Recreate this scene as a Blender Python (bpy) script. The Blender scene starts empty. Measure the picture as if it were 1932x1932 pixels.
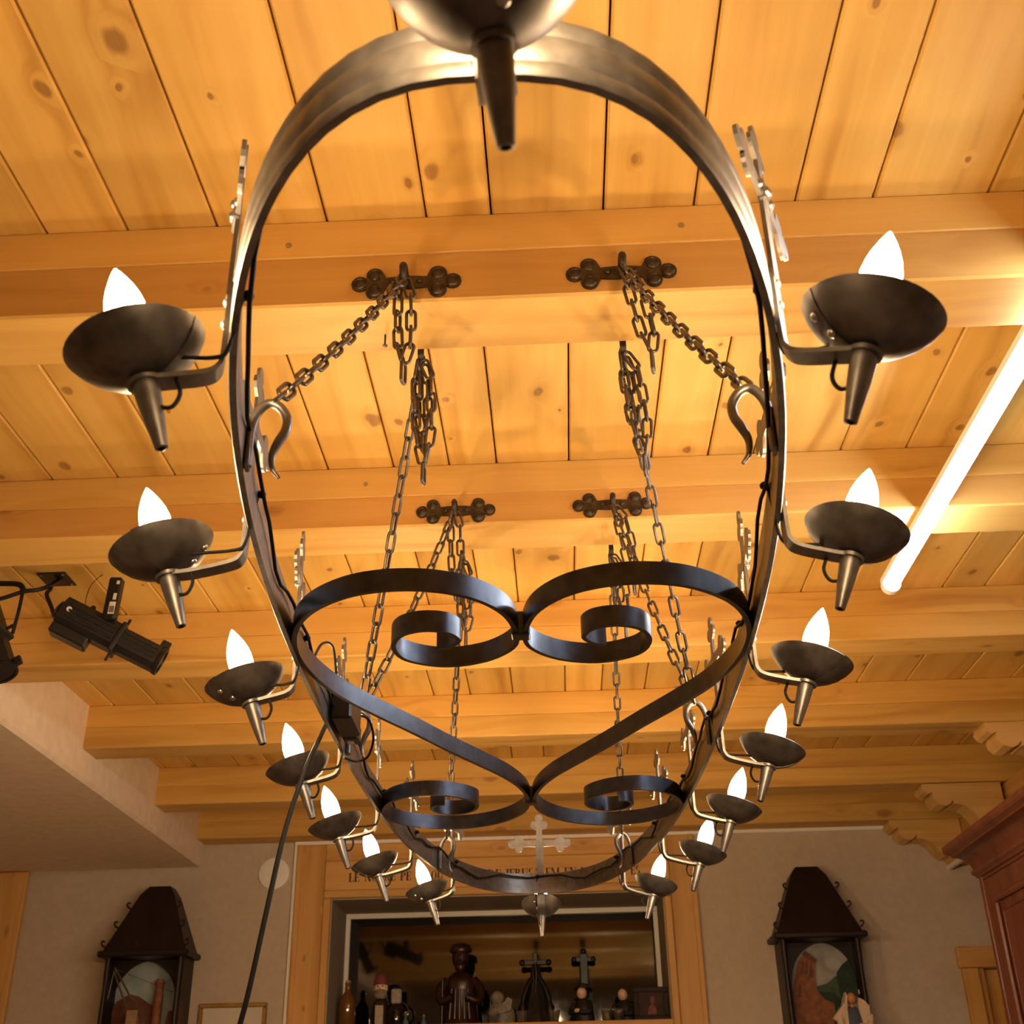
import bpy, bmesh, math, random
from math import sin, cos, pi, radians, atan2, sqrt, hypot
from mathutils import Vector, Matrix

# ------------------------------------------------------------------ camera
sc = bpy.context.scene
C = sc.collection
ZC = 1.30                      # height of the lens above the floor
FPX = 2210.265
PITCH, YAW, ROLL = .488396926, -.0343785276, -.0200873546
_f = Vector((sin(YAW) * cos(PITCH), cos(YAW) * cos(PITCH), sin(PITCH)))
_r0 = Vector((cos(YAW), -sin(YAW), 0)); _u0 = _r0.cross(_f)
_R = cos(ROLL) * _r0 + sin(ROLL) * _u0
_U = -sin(ROLL) * _r0 + cos(ROLL) * _u0
cam_d = bpy.data.cameras.new('camera'); cam = bpy.data.objects.new('camera', cam_d); C.objects.link(cam)
cam_d.sensor_width = 36; cam_d.lens = FPX / 1932 * 36; cam_d.clip_start = .02; cam_d.clip_end = 60
cam.matrix_world = Matrix(((_R.x, _U.x, -_f.x, 0), (_R.y, _U.y, -_f.y, 0), (_R.z, _U.z, -_f.z, ZC), (0, 0, 0, 1)))
cam_d.dof.use_dof = True; cam_d.dof.focus_distance = 2.1; cam_d.dof.aperture_fstop = 13
sc.camera = cam

# ------------------------------------------------------------------ world, exposure
w = bpy.data.worlds.new('world'); sc.world = w; w.use_nodes = True
w.node_tree.nodes['Background'].inputs[0].default_value = (.02, .018, .015, 1)
w.node_tree.nodes['Background'].inputs[1].default_value = 1
sc.view_settings.view_transform = 'Standard'; sc.view_settings.look = 'None'
sc.view_settings.exposure = 1.34; sc.view_settings.gamma = 1; sc.view_settings.use_curve_mapping = False
sc.cycles.use_denoising = True
sc.cycles.sample_clamp_indirect = 4
sc.cycles.max_bounces = 7; sc.cycles.diffuse_bounces = 4; sc.cycles.glossy_bounces = 3; sc.cycles.transmission_bounces = 5
sc.cycles.use_adaptive_sampling = True; sc.cycles.adaptive_threshold = .09; sc.cycles.adaptive_min_samples = 16
sc.cycles.caustics_reflective = False; sc.cycles.caustics_refractive = False
BULB_W = 130.0; BULB_COL = (1, .66, .34)
TUBE_W = 38.0; TUBE_COL = (.80, .90, 1)

S = 1.37                       # ceiling boards above the lens
BEAM_Y = [1.098 * S, 1.702 * S, 2.286 * S, 2.867 * S, 3.450 * S, 5.345]
BEAM_W, BEAM_H = .137, .155
BEAM_HS = [.178, .157, .153, .155, .153, .155]
YW = 5.482                     # face of the back wall
XL = -1.65                     # face of the plaster bulkhead
rnd = random.Random(7)

def ray(x, y): return _f + _R * ((x - 966) / FPX) - _U * ((y - 966) / FPX)
def pY(x, y, Y):               # the point on the plane Y = const seen at a photo pixel
    d = ray(x, y); d = d * (Y / d.y); return Vector((d.x, d.y, d.z + ZC))
def W(x, y, z): return Vector((x, y, z + ZC))

# ------------------------------------------------------------------ materials
def nt(name):
    m = bpy.data.materials.new(name); m.use_nodes = True
    t = m.node_tree; b = t.nodes['Principled BSDF']
    return m, t, b
def N(t, typ, **kw):
    n = t.nodes.new(typ)
    for k, v in kw.items():
        if k in n.inputs: n.inputs[k].default_value = v
        else: setattr(n, k, v)
    return n
def mathn(t, op, a, b=None, clamp=False):
    n = t.nodes.new('ShaderNodeMath'); n.operation = op; n.use_clamp = clamp
    for i, v in enumerate((a, b)):
        if v is None: continue
        if isinstance(v, (int, float)): n.inputs[i].default_value = v
        else: t.links.new(v, n.inputs[i])
    return n.outputs[0]
def mixc(t, fac, a, b, blend='MIX'):
    n = t.nodes.new('ShaderNodeMix'); n.data_type = 'RGBA'; n.blend_type = blend
    for s, v in ((n.inputs[0], fac), (n.inputs[6], a), (n.inputs[7], b)):
        if isinstance(v, (int, float)): s.default_value = v
        elif isinstance(v, tuple): s.default_value = (*v, 1) if len(v) == 3 else v
        else: t.links.new(v, s)
    return n.outputs[2]
def ramp(t, fac, stops):
    n = t.nodes.new('ShaderNodeValToRGB'); e = n.color_ramp.elements
    while len(e) < len(stops): e.new(.5)
    for k, (p, c) in zip(e, stops): k.position = p; k.color = (*c, 1) if len(c) == 3 else c
    t.links.new(fac, n.inputs[0]); return n.outputs[0]
def bumpn(t, b, h, strength=.2, dist=.002):
    n = N(t, 'ShaderNodeBump', Strength=strength, Distance=dist)
    t.links.new(h, n.inputs['Height']); t.links.new(n.outputs[0], b.inputs['Normal'])

def wood(name, light, mid, dark, axis=1, knots=1.0, rough=.5, knotcol=(.22, .09, .025), flat=False):
    m, t, b = nt(name)
    tc = N(t, 'ShaderNodeTexCoord'); oi = N(t, 'ShaderNodeObjectInfo')
    off = N(t, 'ShaderNodeCombineXYZ')
    for i, k in enumerate((41.0, 67.0, 23.0)): t.links.new(mathn(t, 'MULTIPLY', oi.outputs['Random'], k), off.inputs[i])
    add = N(t, 'ShaderNodeVectorMath', operation='ADD')
    t.links.new(tc.outputs['Object'], add.inputs[0]); t.links.new(off.outputs[0], add.inputs[1])
    def sc_(along, across):
        v = [across] * 3; v[axis] = along
        n = N(t, 'ShaderNodeVectorMath', operation='MULTIPLY'); n.inputs[1].default_value = v
        t.links.new(add.outputs[0], n.inputs[0]); return n.outputs[0]
    wn = N(t, 'ShaderNodeTexNoise', Scale=1.0, Detail=2.0); t.links.new(sc_(1.6, 4.0), wn.inputs['Vector'])
    # knots: round spots at the middle of scattered cells
    vo = N(t, 'ShaderNodeTexVoronoi', Scale=1.0, Randomness=1.0); vo.voronoi_dimensions = '2D' if flat else '3D'
    kw = N(t, 'ShaderNodeTexNoise', Scale=1.0, Detail=2.0); t.links.new(sc_(16.0, 26.0), kw.inputs['Vector'])
    ka = N(t, 'ShaderNodeVectorMath', operation='MULTIPLY_ADD'); ka.inputs[1].default_value = (.11, .11, .11)
    t.links.new(kw.outputs['Color'], ka.inputs[0]); t.links.new(sc_(4.2, 6.2) if flat else sc_(4.5, 9.0), ka.inputs[2])
    t.links.new(ka.outputs[0], vo.inputs['Vector'])
    cs = N(t, 'ShaderNodeSeparateColor'); t.links.new(vo.outputs['Color'], cs.inputs[0])
    gate = mathn(t, 'GREATER_THAN', cs.outputs[0], .30)
    size = mathn(t, 'ADD', mathn(t, 'MULTIPLY', mathn(t, 'POWER', cs.outputs[1], 2.0), .085 if flat else .12), .032 if flat else .06)
    nd = mathn(t, 'DIVIDE', vo.outputs['Distance'], size)
    def fall(hi): return mathn(t, 'SUBTRACT', 1.0, mathn(t, 'DIVIDE', nd, hi), True)
    core = mathn(t, 'MULTIPLY', mathn(t, 'MULTIPLY', fall(1.05), 2.6, True), gate)
    halo = mathn(t, 'MULTIPLY', fall(3.2), gate)
    # growth rings, bent round the knots
    gr = N(t, 'ShaderNodeTexNoise', Scale=1.0, Detail=2.0, Roughness=.55, Distortion=.25)
    ad = N(t, 'ShaderNodeVectorMath', operation='ADD'); t.links.new(sc_(.55, 17.0), ad.inputs[0])
    cb = N(t, 'ShaderNodeCombineXYZ')
    bend = mathn(t, 'ADD', mathn(t, 'MULTIPLY', mathn(t, 'POWER', halo, 1.6), 1.1), mathn(t, 'MULTIPLY', wn.outputs['Fac'], 1.8))
    for i in range(3):
        if i != axis: t.links.new(bend, cb.inputs[i])
    t.links.new(cb.outputs[0], ad.inputs[1]); t.links.new(ad.outputs[0], gr.inputs['Vector'])
    fine = N(t, 'ShaderNodeTexNoise', Scale=1.0, Detail=2.0, Roughness=.65); t.links.new(sc_(2.0, 160.0), fine.inputs['Vector'])
    bl = N(t, 'ShaderNodeTexNoise', Scale=1.0, Detail=2.0); t.links.new(sc_(1.3, 3.4), bl.inputs['Vector'])
    col = ramp(t, gr.outputs['Fac'], [(.25, dark), (.42, mid), (.60, light), (.8, mid)])
    col = mixc(t, mathn(t, 'MULTIPLY', fine.outputs['Fac'], .26), col, dark)
    col = mixc(t, mathn(t, 'MULTIPLY', mathn(t, 'SUBTRACT', bl.outputs['Fac'], .35, True), .8), col, mid)
    tone = mathn(t, 'ADD', mathn(t, 'MULTIPLY', oi.outputs['Random'], .22), .88)
    hs = N(t, 'ShaderNodeHueSaturation'); t.links.new(col, hs.inputs['Color']); t.links.new(tone, hs.inputs['Value'])
    col = mixc(t, mathn(t, 'MULTIPLY', mathn(t, 'POWER', halo, 1.5), .42 * knots), hs.outputs[0], dark)
    col = mixc(t, mathn(t, 'MULTIPLY', mathn(t, 'MULTIPLY', core, mathn(t, 'ADD', mathn(t, 'MULTIPLY', fine.outputs['Fac'], .5), .42)), 1.0 * knots, True), col, knotcol)
    t.links.new(col, b.inputs['Base Color'])
    b.inputs['Roughness'].default_value = rough
    b.inputs['Specular IOR Level'].default_value = .35
    return m

PINE_L, PINE_M, PINE_D = (.79, .505, .14), (.69, .41, .10), (.46, .235, .047)
M = {}
M['board'] = wood('pine_board', PINE_L, PINE_M, PINE_D, 1, flat=True)
M['beam'] = wood('pine_beam', (.70, .435, .125), (.61, .36, .09), (.42, .205, .05), 0, .8)
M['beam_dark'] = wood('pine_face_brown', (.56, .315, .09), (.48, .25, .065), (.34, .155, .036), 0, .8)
M['casing'] = wood('pine_casing_upright', (.68, .40, .13), (.60, .33, .10), (.42, .20, .05), 2, .7)
M['casing_h'] = wood('pine_casing_level', (.68, .40, .13), (.60, .33, .10), (.42, .20, .05), 0, .7)
M['corbel'] = wood('pine_corbel', (.72, .46, .16), (.62, .37, .115), (.46, .24, .065), 0, .6)
M['girder'] = wood('pine_girder', (.64, .38, .12), (.55, .31, .09), (.40, .20, .05), 1, .6)
M['mahogany'] = wood('mahogany', (.155, .048, .024), (.115, .033, .017), (.06, .017, .010), 2, .2, .35)
M['darkwood'] = wood('dark_stained_wood', (.022, .010, .008), (.016, .0075, .006), (.008, .004, .0035), 2, .2, .45)

def plain(name, col, rough=.5, metal=0.0, noise=0.0, scale=40, bump=0.0, spec=.5, coat=0.0):
    m, t, b = nt(name)
    b.inputs['Roughness'].default_value = rough; b.inputs['Metallic'].default_value = metal
    b.inputs['Specular IOR Level'].default_value = spec
    b.inputs['Coat Weight'].default_value = coat
    tc = N(t, 'ShaderNodeTexCoord')
    n = N(t, 'ShaderNodeTexNoise', Scale=scale, Detail=2.0); t.links.new(tc.outputs['Object'], n.inputs['Vector'])
    lo = tuple(c * (1 - noise) for c in col); hi = tuple(min(1, c * (1 + noise)) for c in col)
    t.links.new(ramp(t, n.outputs['Fac'], [(.3, lo), (.7, hi)]), b.inputs['Base Color'])
    if bump: bumpn(t, b, n.outputs['Fac'], bump, .002)
    return m
M['iron'] = plain('forged_iron', (.215, .205, .195), .43, .85, .22, 55, .12)
M['black_iron'] = plain('blackened_iron', (.062, .068, .088), .34, .85, .25, 40)
M['cup'] = plain('cup_iron', (.15, .137, .125), .45, .85, .45, 30, .08)
M['chain'] = plain('chain_iron', (.125, .105, .088), .38, .9, .3, 60)
M['bracket'] = plain('bracket_iron', (.066, .050, .036), .45, .8, .45, 60, .1)
M['rubber'] = plain('black_cable', (.010, .010, .010), .6, spec=.3)
M['plastic'] = plain('black_plastic', (.016, .016, .017), .42, 0, .1, 30)
M['spot'] = plain('spotlight_black', (.014, .014, .015), .38, .2, .15, 60)
M['white'] = plain('white_plastic', (.84, .82, .78), .45)
M['label'] = plain('white_label', (.75, .75, .74), .5)
M['steel'] = plain('screw_steel', (.45, .42, .38), .35, 1.0)
M['gold'] = plain('gilded_frame', (.55, .36, .12), .3, .9, .2)
M['mat'] = plain('picture_mat', (.62, .57, .47), .8)
M['print'] = plain('picture_print', (.22, .22, .23), .7, 0, .5, 30)
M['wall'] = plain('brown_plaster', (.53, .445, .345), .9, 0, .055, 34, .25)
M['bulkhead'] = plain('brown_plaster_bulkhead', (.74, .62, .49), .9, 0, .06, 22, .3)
M['floor'] = plain('floor_tiles', (.42, .34, .25), .5, 0, .2, 4)
M['slab'] = plain('dark_underlay', (.05, .022, .008), .9)
M['reveal'] = plain('reveal_paint', (.33, .27, .20), .8)
M['glassdark'] = plain('night_pane', (.005, .005, .005), .04, 0, 0, 5, 0, .5)
M['glassdark'].node_tree.nodes['Principled BSDF'].inputs['IOR'].default_value = 1.85
M['ink'] = plain('black_lettering', (.022, .015, .010), .7)
def emit(name, col, s):
    m, t, b = nt(name)
    b.inputs['Base Color'].default_value = (.9, .9, .9, 1)
    b.inputs['Emission Color'].default_value = (*col, 1); b.inputs['Emission Strength'].default_value = s
    return m
M['bulb'] = emit('lit_bulb', BULB_COL, BULB_W)
M['tube'] = emit('lit_tube', TUBE_COL, TUBE_W)

# ------------------------------------------------------------------ mesh helpers
class MB:
    def __init__(s): s.v = []; s.f = []
    def add(s, vs, fs):
        o = len(s.v); s.v += [Vector(p) for p in vs]; s.f += [tuple(i + o for i in f) for f in fs]; return s
    def box(s, lo, hi, ch=0.0):
        if ch <= 0:
            x0, y0, z0 = lo; x1, y1, z1 = hi
            return s.add([(x0,y0,z0),(x1,y0,z0),(x1,y1,z0),(x0,y1,z0),(x0,y0,z1),(x1,y0,z1),(x1,y1,z1),(x0,y1,z1)],
                         [(3,2,1,0),(4,5,6,7),(0,1,5,4),(1,2,6,5),(2,3,7,6),(3,0,4,7)])
        bm = bmesh.new(); bmesh.ops.create_cube(bm, size=1)
        for v in bm.verts: v.co = Vector([lo[i] + (v.co[i] + .5) * (hi[i] - lo[i]) for i in range(3)])
        bmesh.ops.bevel(bm, geom=bm.edges[:], offset=ch, segments=1, affect='EDGES')
        bm.verts.index_update()
        s.add([v.co.copy() for v in bm.verts], [[v.index for v in f.verts] for f in bm.faces]); bm.free(); return s
    def prism(s, poly, a, b, axis=1):
        """poly: 2-D outline; extruded from a to b along axis (0: yz, 1: xz, 2: xy)"""
        def P(p, h): return ((h, p[0], p[1]), (p[0], h, p[1]), (p[0], p[1], h))[axis]
        n = len(poly); vs = [P(p, a) for p in poly] + [P(p, b) for p in poly]
        return s.add(vs, [tuple(range(n))[::-1], tuple(range(n, 2 * n))] + [(i, (i + 1) % n, n + (i + 1) % n, n + i) for i in range(n)])
    def lathe(s, prof, seg=20, mat=None, close=False):
        mat = mat or Matrix(); vs = []; fs = []
        for r, z in prof:
            for k in range(seg):
                a = 2 * pi * k / seg; vs.append(mat @ Vector((r * cos(a), r * sin(a), z)))
        n = len(prof)
        for i in range(n - 1 + (1 if close else 0)):
            for k in range(seg):
                a, b = i * seg, ((i + 1) % n) * seg; k2 = (k + 1) % seg
                fs.append((a + k, a + k2, b + k2, b + k))
        if not close:
            fs.append(tuple(range(seg))[::-1]); fs.append(tuple(range((n - 1) * seg, n * seg)))
        return s.add(vs, fs)
    def tube(s, pts, r, seg=8, closed=False):
        pts = [Vector(p) for p in pts]; n = len(pts)
        rr = r if isinstance(r, (list, tuple)) else [r] * n
        T = []
        for i in range(n):
            a = pts[i - 1] if (i or closed) else pts[i]; b = pts[(i + 1) % n] if (i < n - 1 or closed) else pts[i]
            d = (b - a); T.append(d.normalized() if d.length > 1e-9 else Vector((0, 0, 1)))
        u = T[0].orthogonal().normalized(); vs = []; fs = []
        for i in range(n):
            u = (u - T[i] * u.dot(T[i])).normalized(); v = T[i].cross(u)
            for k in range(seg):
                a = 2 * pi * k / seg; vs.append(pts[i] + (u * cos(a) + v * sin(a)) * rr[i])
        for i in range(n if closed else n - 1):
            j = (i + 1) % n
            for k in range(seg):
                k2 = (k + 1) % seg; fs.append((i * seg + k, i * seg + k2, j * seg + k2, j * seg + k))
        if not closed: fs.append(tuple(range(seg))[::-1]); fs.append(tuple(range((n - 1) * seg, n * seg)))
        return s.add(vs, fs)
    def strip(s, path, normals, prof, closed=False):
        """sweep a closed section along a path; section (a, b): a along the path normal, b along world z"""
        n, m = len(path), len(prof); vs = []; fs = []
        for p, q in zip(path, normals):
            for a, b in prof: vs.append(Vector(p) + Vector(q) * a + Vector((0, 0, b)))
        for i in range(n if closed else n - 1):
            j = (i + 1) % n
            for k in range(m):
                k2 = (k + 1) % m; fs.append((i * m + k, j * m + k, j * m + k2, i * m + k2))
        if not closed: fs.append(tuple(range(m))); fs.append(tuple(range((n - 1) * m, n * m))[::-1])
        return s.add(vs, fs)
    def ball(s, c, r, seg=16, rings=10, sc_=(1, 1, 1)):
        prof = [(max(1e-4, r * sin(pi * i / rings)), -r * cos(pi * i / rings)) for i in range(rings + 1)]
        return s.lathe(prof, seg, Matrix.Translation(Vector(c)) @ Matrix.Diagonal((*sc_, 1)))
    def xf(s, m):
        s.v = [m @ v for v in s.v]; return s
    def mesh(s, name, mat, smooth=None):
        me = bpy.data.meshes.new(name); me.from_pydata([tuple(v) for v in s.v], [], s.f); me.update()
        bm = bmesh.new(); bm.from_mesh(me); bmesh.ops.recalc_face_normals(bm, faces=bm.faces); bm.to_mesh(me); bm.free()
        if mat: me.materials.append(mat)
        if smooth:
            me.polygons.foreach_set('use_smooth', [True] * len(me.polygons)); me.set_sharp_from_angle(angle=radians(smooth))
        return me
    def build(s, name, mat, parent=None, smooth=None, origin=None):
        if origin is not None: s.xf(Matrix.Translation(-Vector(origin)))
        o = bpy.data.objects.new(name, s.mesh(name, mat, smooth)); C.objects.link(o)
        if origin is not None: o.location = origin
        if parent: o.parent = parent
        return o
def inst(name, me, parent=None, mw=None):
    o = bpy.data.objects.new(name, me); C.objects.link(o)
    if parent: o.parent = parent
    if mw is not None: o.matrix_basis = mw
    return o
def empty(name, loc=(0, 0, 0), rz=0, parent=None):
    o = bpy.data.objects.new(name, None); C.objects.link(o); o.location = loc; o.rotation_euler = (0, 0, rz)
    o.empty_display_size = .05
    if parent: o.parent = parent
    return o
def tag(o, label, cat, group=None):
    o['label'] = label; o['category'] = cat
    if group: o['group'] = group
    return o
def struct(o, label=None):
    o['kind'] = 'structure'
    if label: o['label'] = label
    return o
def spline(pts, n=8, closed=False):
    P = [Vector(p) for p in pts]; out = []; m = len(P)
    for i in range(m if closed else m - 1):
        p0 = P[i - 1] if (i or closed) else P[0] * 2 - P[1]
        p1, p2 = P[i], P[(i + 1) % m]
        p3 = P[(i + 2) % m] if (closed or i + 2 < m) else P[-1] * 2 - P[-2]
        for k in range(n):
            t = k / n
            out.append(.5 * ((2 * p1) + (p2 - p0) * t + (2 * p0 - 5 * p1 + 4 * p2 - p3) * t * t + (3 * p1 - p0 - 3 * p2 + p3) * t ** 3))
    if not closed: out.append(P[-1])
    return out
def arc(cx, cy, r, a0, a1, n=8):
    return [(cx + r * cos(radians(a0 + (a1 - a0) * i / n)), cy + r * sin(radians(a0 + (a1 - a0) * i / n))) for i in range(n + 1)]

# ------------------------------------------------------------------ the room shell
XR, XLW, YF = 2.55, -2.78, -2.6
ZT = ZC + S
fl = struct(MB().box((XLW, YF, -.05), (XR, YW + .5, 0)).build('floor', M['floor']))
cl = struct(MB().box((XLW, YF, ZT + .022), (XR, YW + .5, ZT + .08)).build('ceiling', M['slab']))
def plane_box(name, lo, hi, mat): return struct(MB().box(lo, hi).build(name, mat))
plane_box('wall_left', (XLW - .1, YF, 0), (XLW, YW, ZT + .02), M['wall'])
plane_box('wall_right', (XR, YF, 0), (XR + .1, YW, ZT + .02), M['wall'])
plane_box('wall_front', (XLW, YF - .1, 0), (XR, YF, ZT + .02), M['wall'])
# back wall: one sheet with the window hole and the door hole left open
NX0, NX1, NZ0, NZ1, NYB = -1.042, .456, ZC + .425, ZC + .957, 5.88
DX0, DX1, DZ1 = 1.78, 2.45, ZC + .60
bw = MB()
for (x0, x1, z0, z1) in [(XLW, NX0, 0, ZT + .02), (NX0, NX1, 0, NZ0), (NX0, NX1, NZ1, ZT + .02), (NX1, DX0, 0, ZT + .02), (DX0, DX1, DZ1, ZT + .02), (DX1, XR, 0, ZT + .02)]:
    bw.box((x0, YW, z0), (x1, YW + .12, z1))
bmw = bmesh.new(); me = bw.mesh('wall_back', M['wall']); bmw.from_mesh(me); bmesh.ops.remove_doubles(bmw, verts=bmw.verts, dist=1e-5); bmw.to_mesh(me); bmw.free()
struct(inst('wall_back', me))
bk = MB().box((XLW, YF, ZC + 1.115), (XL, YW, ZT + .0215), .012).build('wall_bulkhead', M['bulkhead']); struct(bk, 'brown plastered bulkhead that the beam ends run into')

# ceiling boards, bay by bay (joints read off the photograph, the rest between them at random)
bay_gaps = {
 0: [-.837, -.698, -.544, -.356, -.187, -.077, .112, .264, .433, .562, .753],
 1: [-1.154, -1.0, -.865, -.694, -.506, -.353, -.224, -.114, .053, .243, .373, .477, .676, .825, .966],
 2: [-1.444, -1.25, -1.112, -.977, -.805, -.68, -.545, -.356, -.203, -.095, .068, .254, .406, .565, .724, .86, .99, 1.129],
 3: [-1.563, -1.41, -1.239, -1.09, -.94, -.78, -.607, -.424, -.295, -.145, .039, .166, .317, .485],
 4: [-1.625, -1.494, -1.317, -1.185, -1.02, -.86, -.695, -.501, -.34, -.182, -.052, .13, .29, .455, .62, .78, .95, 1.127, 1.254, 1.445],
 5: [-1.5, -1.34, -1.16, -1.0, -.83, -.68, -.5, -.36, -.2, -.04, .12, .28, .45, .6]}
bay_y = [.68 + BEAM_W / 2] + [y + BEAM_W / 2 for y in BEAM_Y]
for k in range(6):
    g = sorted(bay_gaps[k])
    while g[0] > XL - .02: g.insert(0, g[0] - rnd.choice((.12, .15, .17, .19)))
    while g[-1] < XR: g.append(g[-1] + rnd.choice((.12, .15, .17, .19)))
    y0, y1 = bay_y[k], bay_y[k + 1] if k < 5 else YW
    if k == 5: y1 = YW
    for a, b in zip(g, g[1:]):
        a, b = max(a, XL - .05) + .0016, min(b, XR) - .0016
        if b - a < .02: continue
        h = (b - a) / 2; c = .0035
        poly = [(-h, c), (-h + c, 0), (h - c, 0), (h, c), (h, .021), (-h, .021)]
        L = (y1 - y0) / 2
        o = MB().prism(poly, -L, L, 1).build('board', M['board'], cl)
        o.location = ((a + b) / 2, (y0 + y1) / 2, ZT)
rear = MB().box((XLW, YF, ZT), (XR, bay_y[0] - .002, ZT + .0215)).build('rear_boarding', M['board'], cl)

# ceiling beams: two glued lamellae each
beam_lab = ['nearest pine ceiling beam, carrying the larger pair of cross-ended brackets',
            'second pine ceiling beam, carrying the smaller, farther pair of brackets',
            'third pine ceiling beam, seen behind the upper curls of the iron heart',
            'fourth pine ceiling beam, first one whose end meets the plaster bulkhead',
            'fifth pine ceiling beam, next to last before the back wall',
            'last pine ceiling beam lying along the top of the back wall']
beams = []
def beam(y, lab, dark=False, w_=BEAM_W, h=BEAM_H):
    x0, x1 = XL - .10, 2.0
    e = empty('ceiling_beam', ((x0 + x1) / 2, y + w_ / 2, ZT - h / 2)); L = (x1 - x0) / 2
    tag(e, lab, 'beam', 'pine ceiling beams')
    for k in range(2):
        mid_ = h / 2 - .079; a, b = (-h / 2, mid_) if k == 0 else (mid_, h / 2)
        # chamfered lower edges, fine V between the lamellae
        d = w_ / 2; c = .004 if k == 0 else .0025
        poly = [(-d, a + c), (-d + c, a), (d - c, a), (d, a + c), (d, b - .0025), (d - .0025, b), (-d + .0025, b), (-d, b - .0025)]
        o = MB().prism(poly, -L, L, 0).build('lamella', M['beam'], e)
        if dark and k == 0:        # the face towards the room is coloured browner than the underside
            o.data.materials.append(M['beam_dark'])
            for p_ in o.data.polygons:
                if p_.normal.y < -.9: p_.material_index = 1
    beams.append(e); return e
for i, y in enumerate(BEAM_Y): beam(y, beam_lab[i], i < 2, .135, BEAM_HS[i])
beam(.68 - BEAM_W / 2, 'pine ceiling beam overhead, just above the top of the picture')

# right-hand girder, corbels
gd = MB().box((1.792, YF, ZC + 1.035), (2.02, YW - .002, ZT - BEAM_H - .001), .004).build('support_girder', M['girder'])
tag(gd, 'pine girder running under the beam ends on the right', 'girder')
cp = [(0, 0), (.31, 0), (.31, -.175), (.292, -.186), (.262, -.182), (.25, -.168), (.249, -.156), (.238, -.16)] + \
     [(.222, -.160), (.204, -.148), (.19, -.126)] + [(.172, -.103), (.150, -.088), (.126, -.083), (.112, -.083), (.111, -.066), (.098, -.082), (.078, -.088), (.052, -.081), (.036, -.062), (.034, -.045), (.036, -.032), (.020, -.040), (.004, -.031), (-.004, -.014)]
corb_lab = ['carved corbel nearest the camera, cut by the right picture edge', 'middle carved pine corbel under the fifth beam', 'carved pine corbel against the back wall, above the right shrine']
corbels = []
for i, yb in enumerate(BEAM_Y[3:]):
    o = MB().prism(cp, -.058, .058, 1).build('corbel', M['corbel'])
    o.location = (1.462 if i < 2 else 1.478, yb + .068, ZT - BEAM_H - .001); tag(o, corb_lab[i], 'corbel', 'carved corbels')

# ------------------------------------------------------------------ chandelier
TH = radians(.75)
ch = empty('chandelier', (-.05, 2.02, ZC + .612), TH)
tag(ch, 'long oval wrought-iron chandelier with lit candle bulbs, cups and crosses', 'chandelier')
RA, RB, RN = .334, 1.476, 2.5
def ring_pt(t):
    c, s_ = cos(t), sin(t)
    return Vector((RA * math.copysign(abs(c) ** (2 / RN), c), RB * math.copysign(abs(s_) ** (2 / RN), s_), 0))
# even arc-length samples
raw = [ring_pt(2 * pi * i / 4000) for i in range(4000)]
acc = [0]
for i in range(4000): acc.append(acc[-1] + (raw[(i + 1) % 4000] - raw[i]).length)
NR = 260; ring = []; j = 0
for i in range(NR):
    d = acc[-1] * i / NR
    while acc[j + 1] < d: j += 1
    ring.append(raw[j].lerp(raw[(j + 1) % 4000], (d - acc[j]) / (acc[j + 1] - acc[j])))
def normals(path, closed=True):
    out = []; n = len(path)
    for i in range(n):
        a = path[i - 1] if (i or closed) else path[i]; b = path[(i + 1) % n] if (i < n - 1 or closed) else path[i]
        d = (b - a).normalized(); out.append(Vector((d.y, -d.x, 0)))
    return out
rn = normals(ring)
H = .055
sec = [(-.0035, 0), (.0030, 0), (.0045, .003), (.0045, .012), (.0022, .015), (.0048, .019), (.0048, .036), (.0022, .040), (.0045, .043), (.0045, .052), (.003, H), (-.0035, H)]
MB().strip(ring, rn, sec, True).build('ring_band', M['iron'], ch, 40)

# inner scrolls (an S on either side, together a heart)
half = [(-.120, -.452), (-.100, -.462), (-.088, -.486), (-.102, -.514), (-.135, -.523), (-.168, -.505), (-.182, -.462), (-.168, -.412), (-.115, -.383), (-.055, -.400), (-.014, -.447),
        (-.006, -.500), (-.022, -.575), (-.065, -.632), (-.130, -.660), (-.205, -.652), (-.268, -.606), (-.306, -.540), (-.322, -.455), (-.316, -.360), (-.292, -.265),
        (-.253, -.175), (-.198, -.065), (-.141, .055), (-.090, .155), (-.046, .245), (-.016, .340), (-.006, .438), (-.024, .535), (-.078, .615), (-.160, .657), (-.245, .640), (-.305, .580), (-.320, .500),
        (-.298, .415), (-.255, .368), (-.205, .355), (-.150, .380), (-.116, .432), (-.124, .490), (-.160, .522), (-.196, .512), (-.213, .475), (-.203, .445), (-.183, .440)]
for sgn in (1, -1):
    pa = spline([(x * sgn, y, 0) for x, y in half], 7)
    t_ = .0035
    MB().strip(pa, normals(pa, False), [(-t_, .002), (t_, .002), (t_, .032), (-t_, .032)]).build('scroll', M['black_iron'], ch, 40)
for v in (-.497, .438): MB().box((-.013, v - .012, -.001), (.013, v + .012, .035), .002).build('collar', M['black_iron'], ch)

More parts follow.
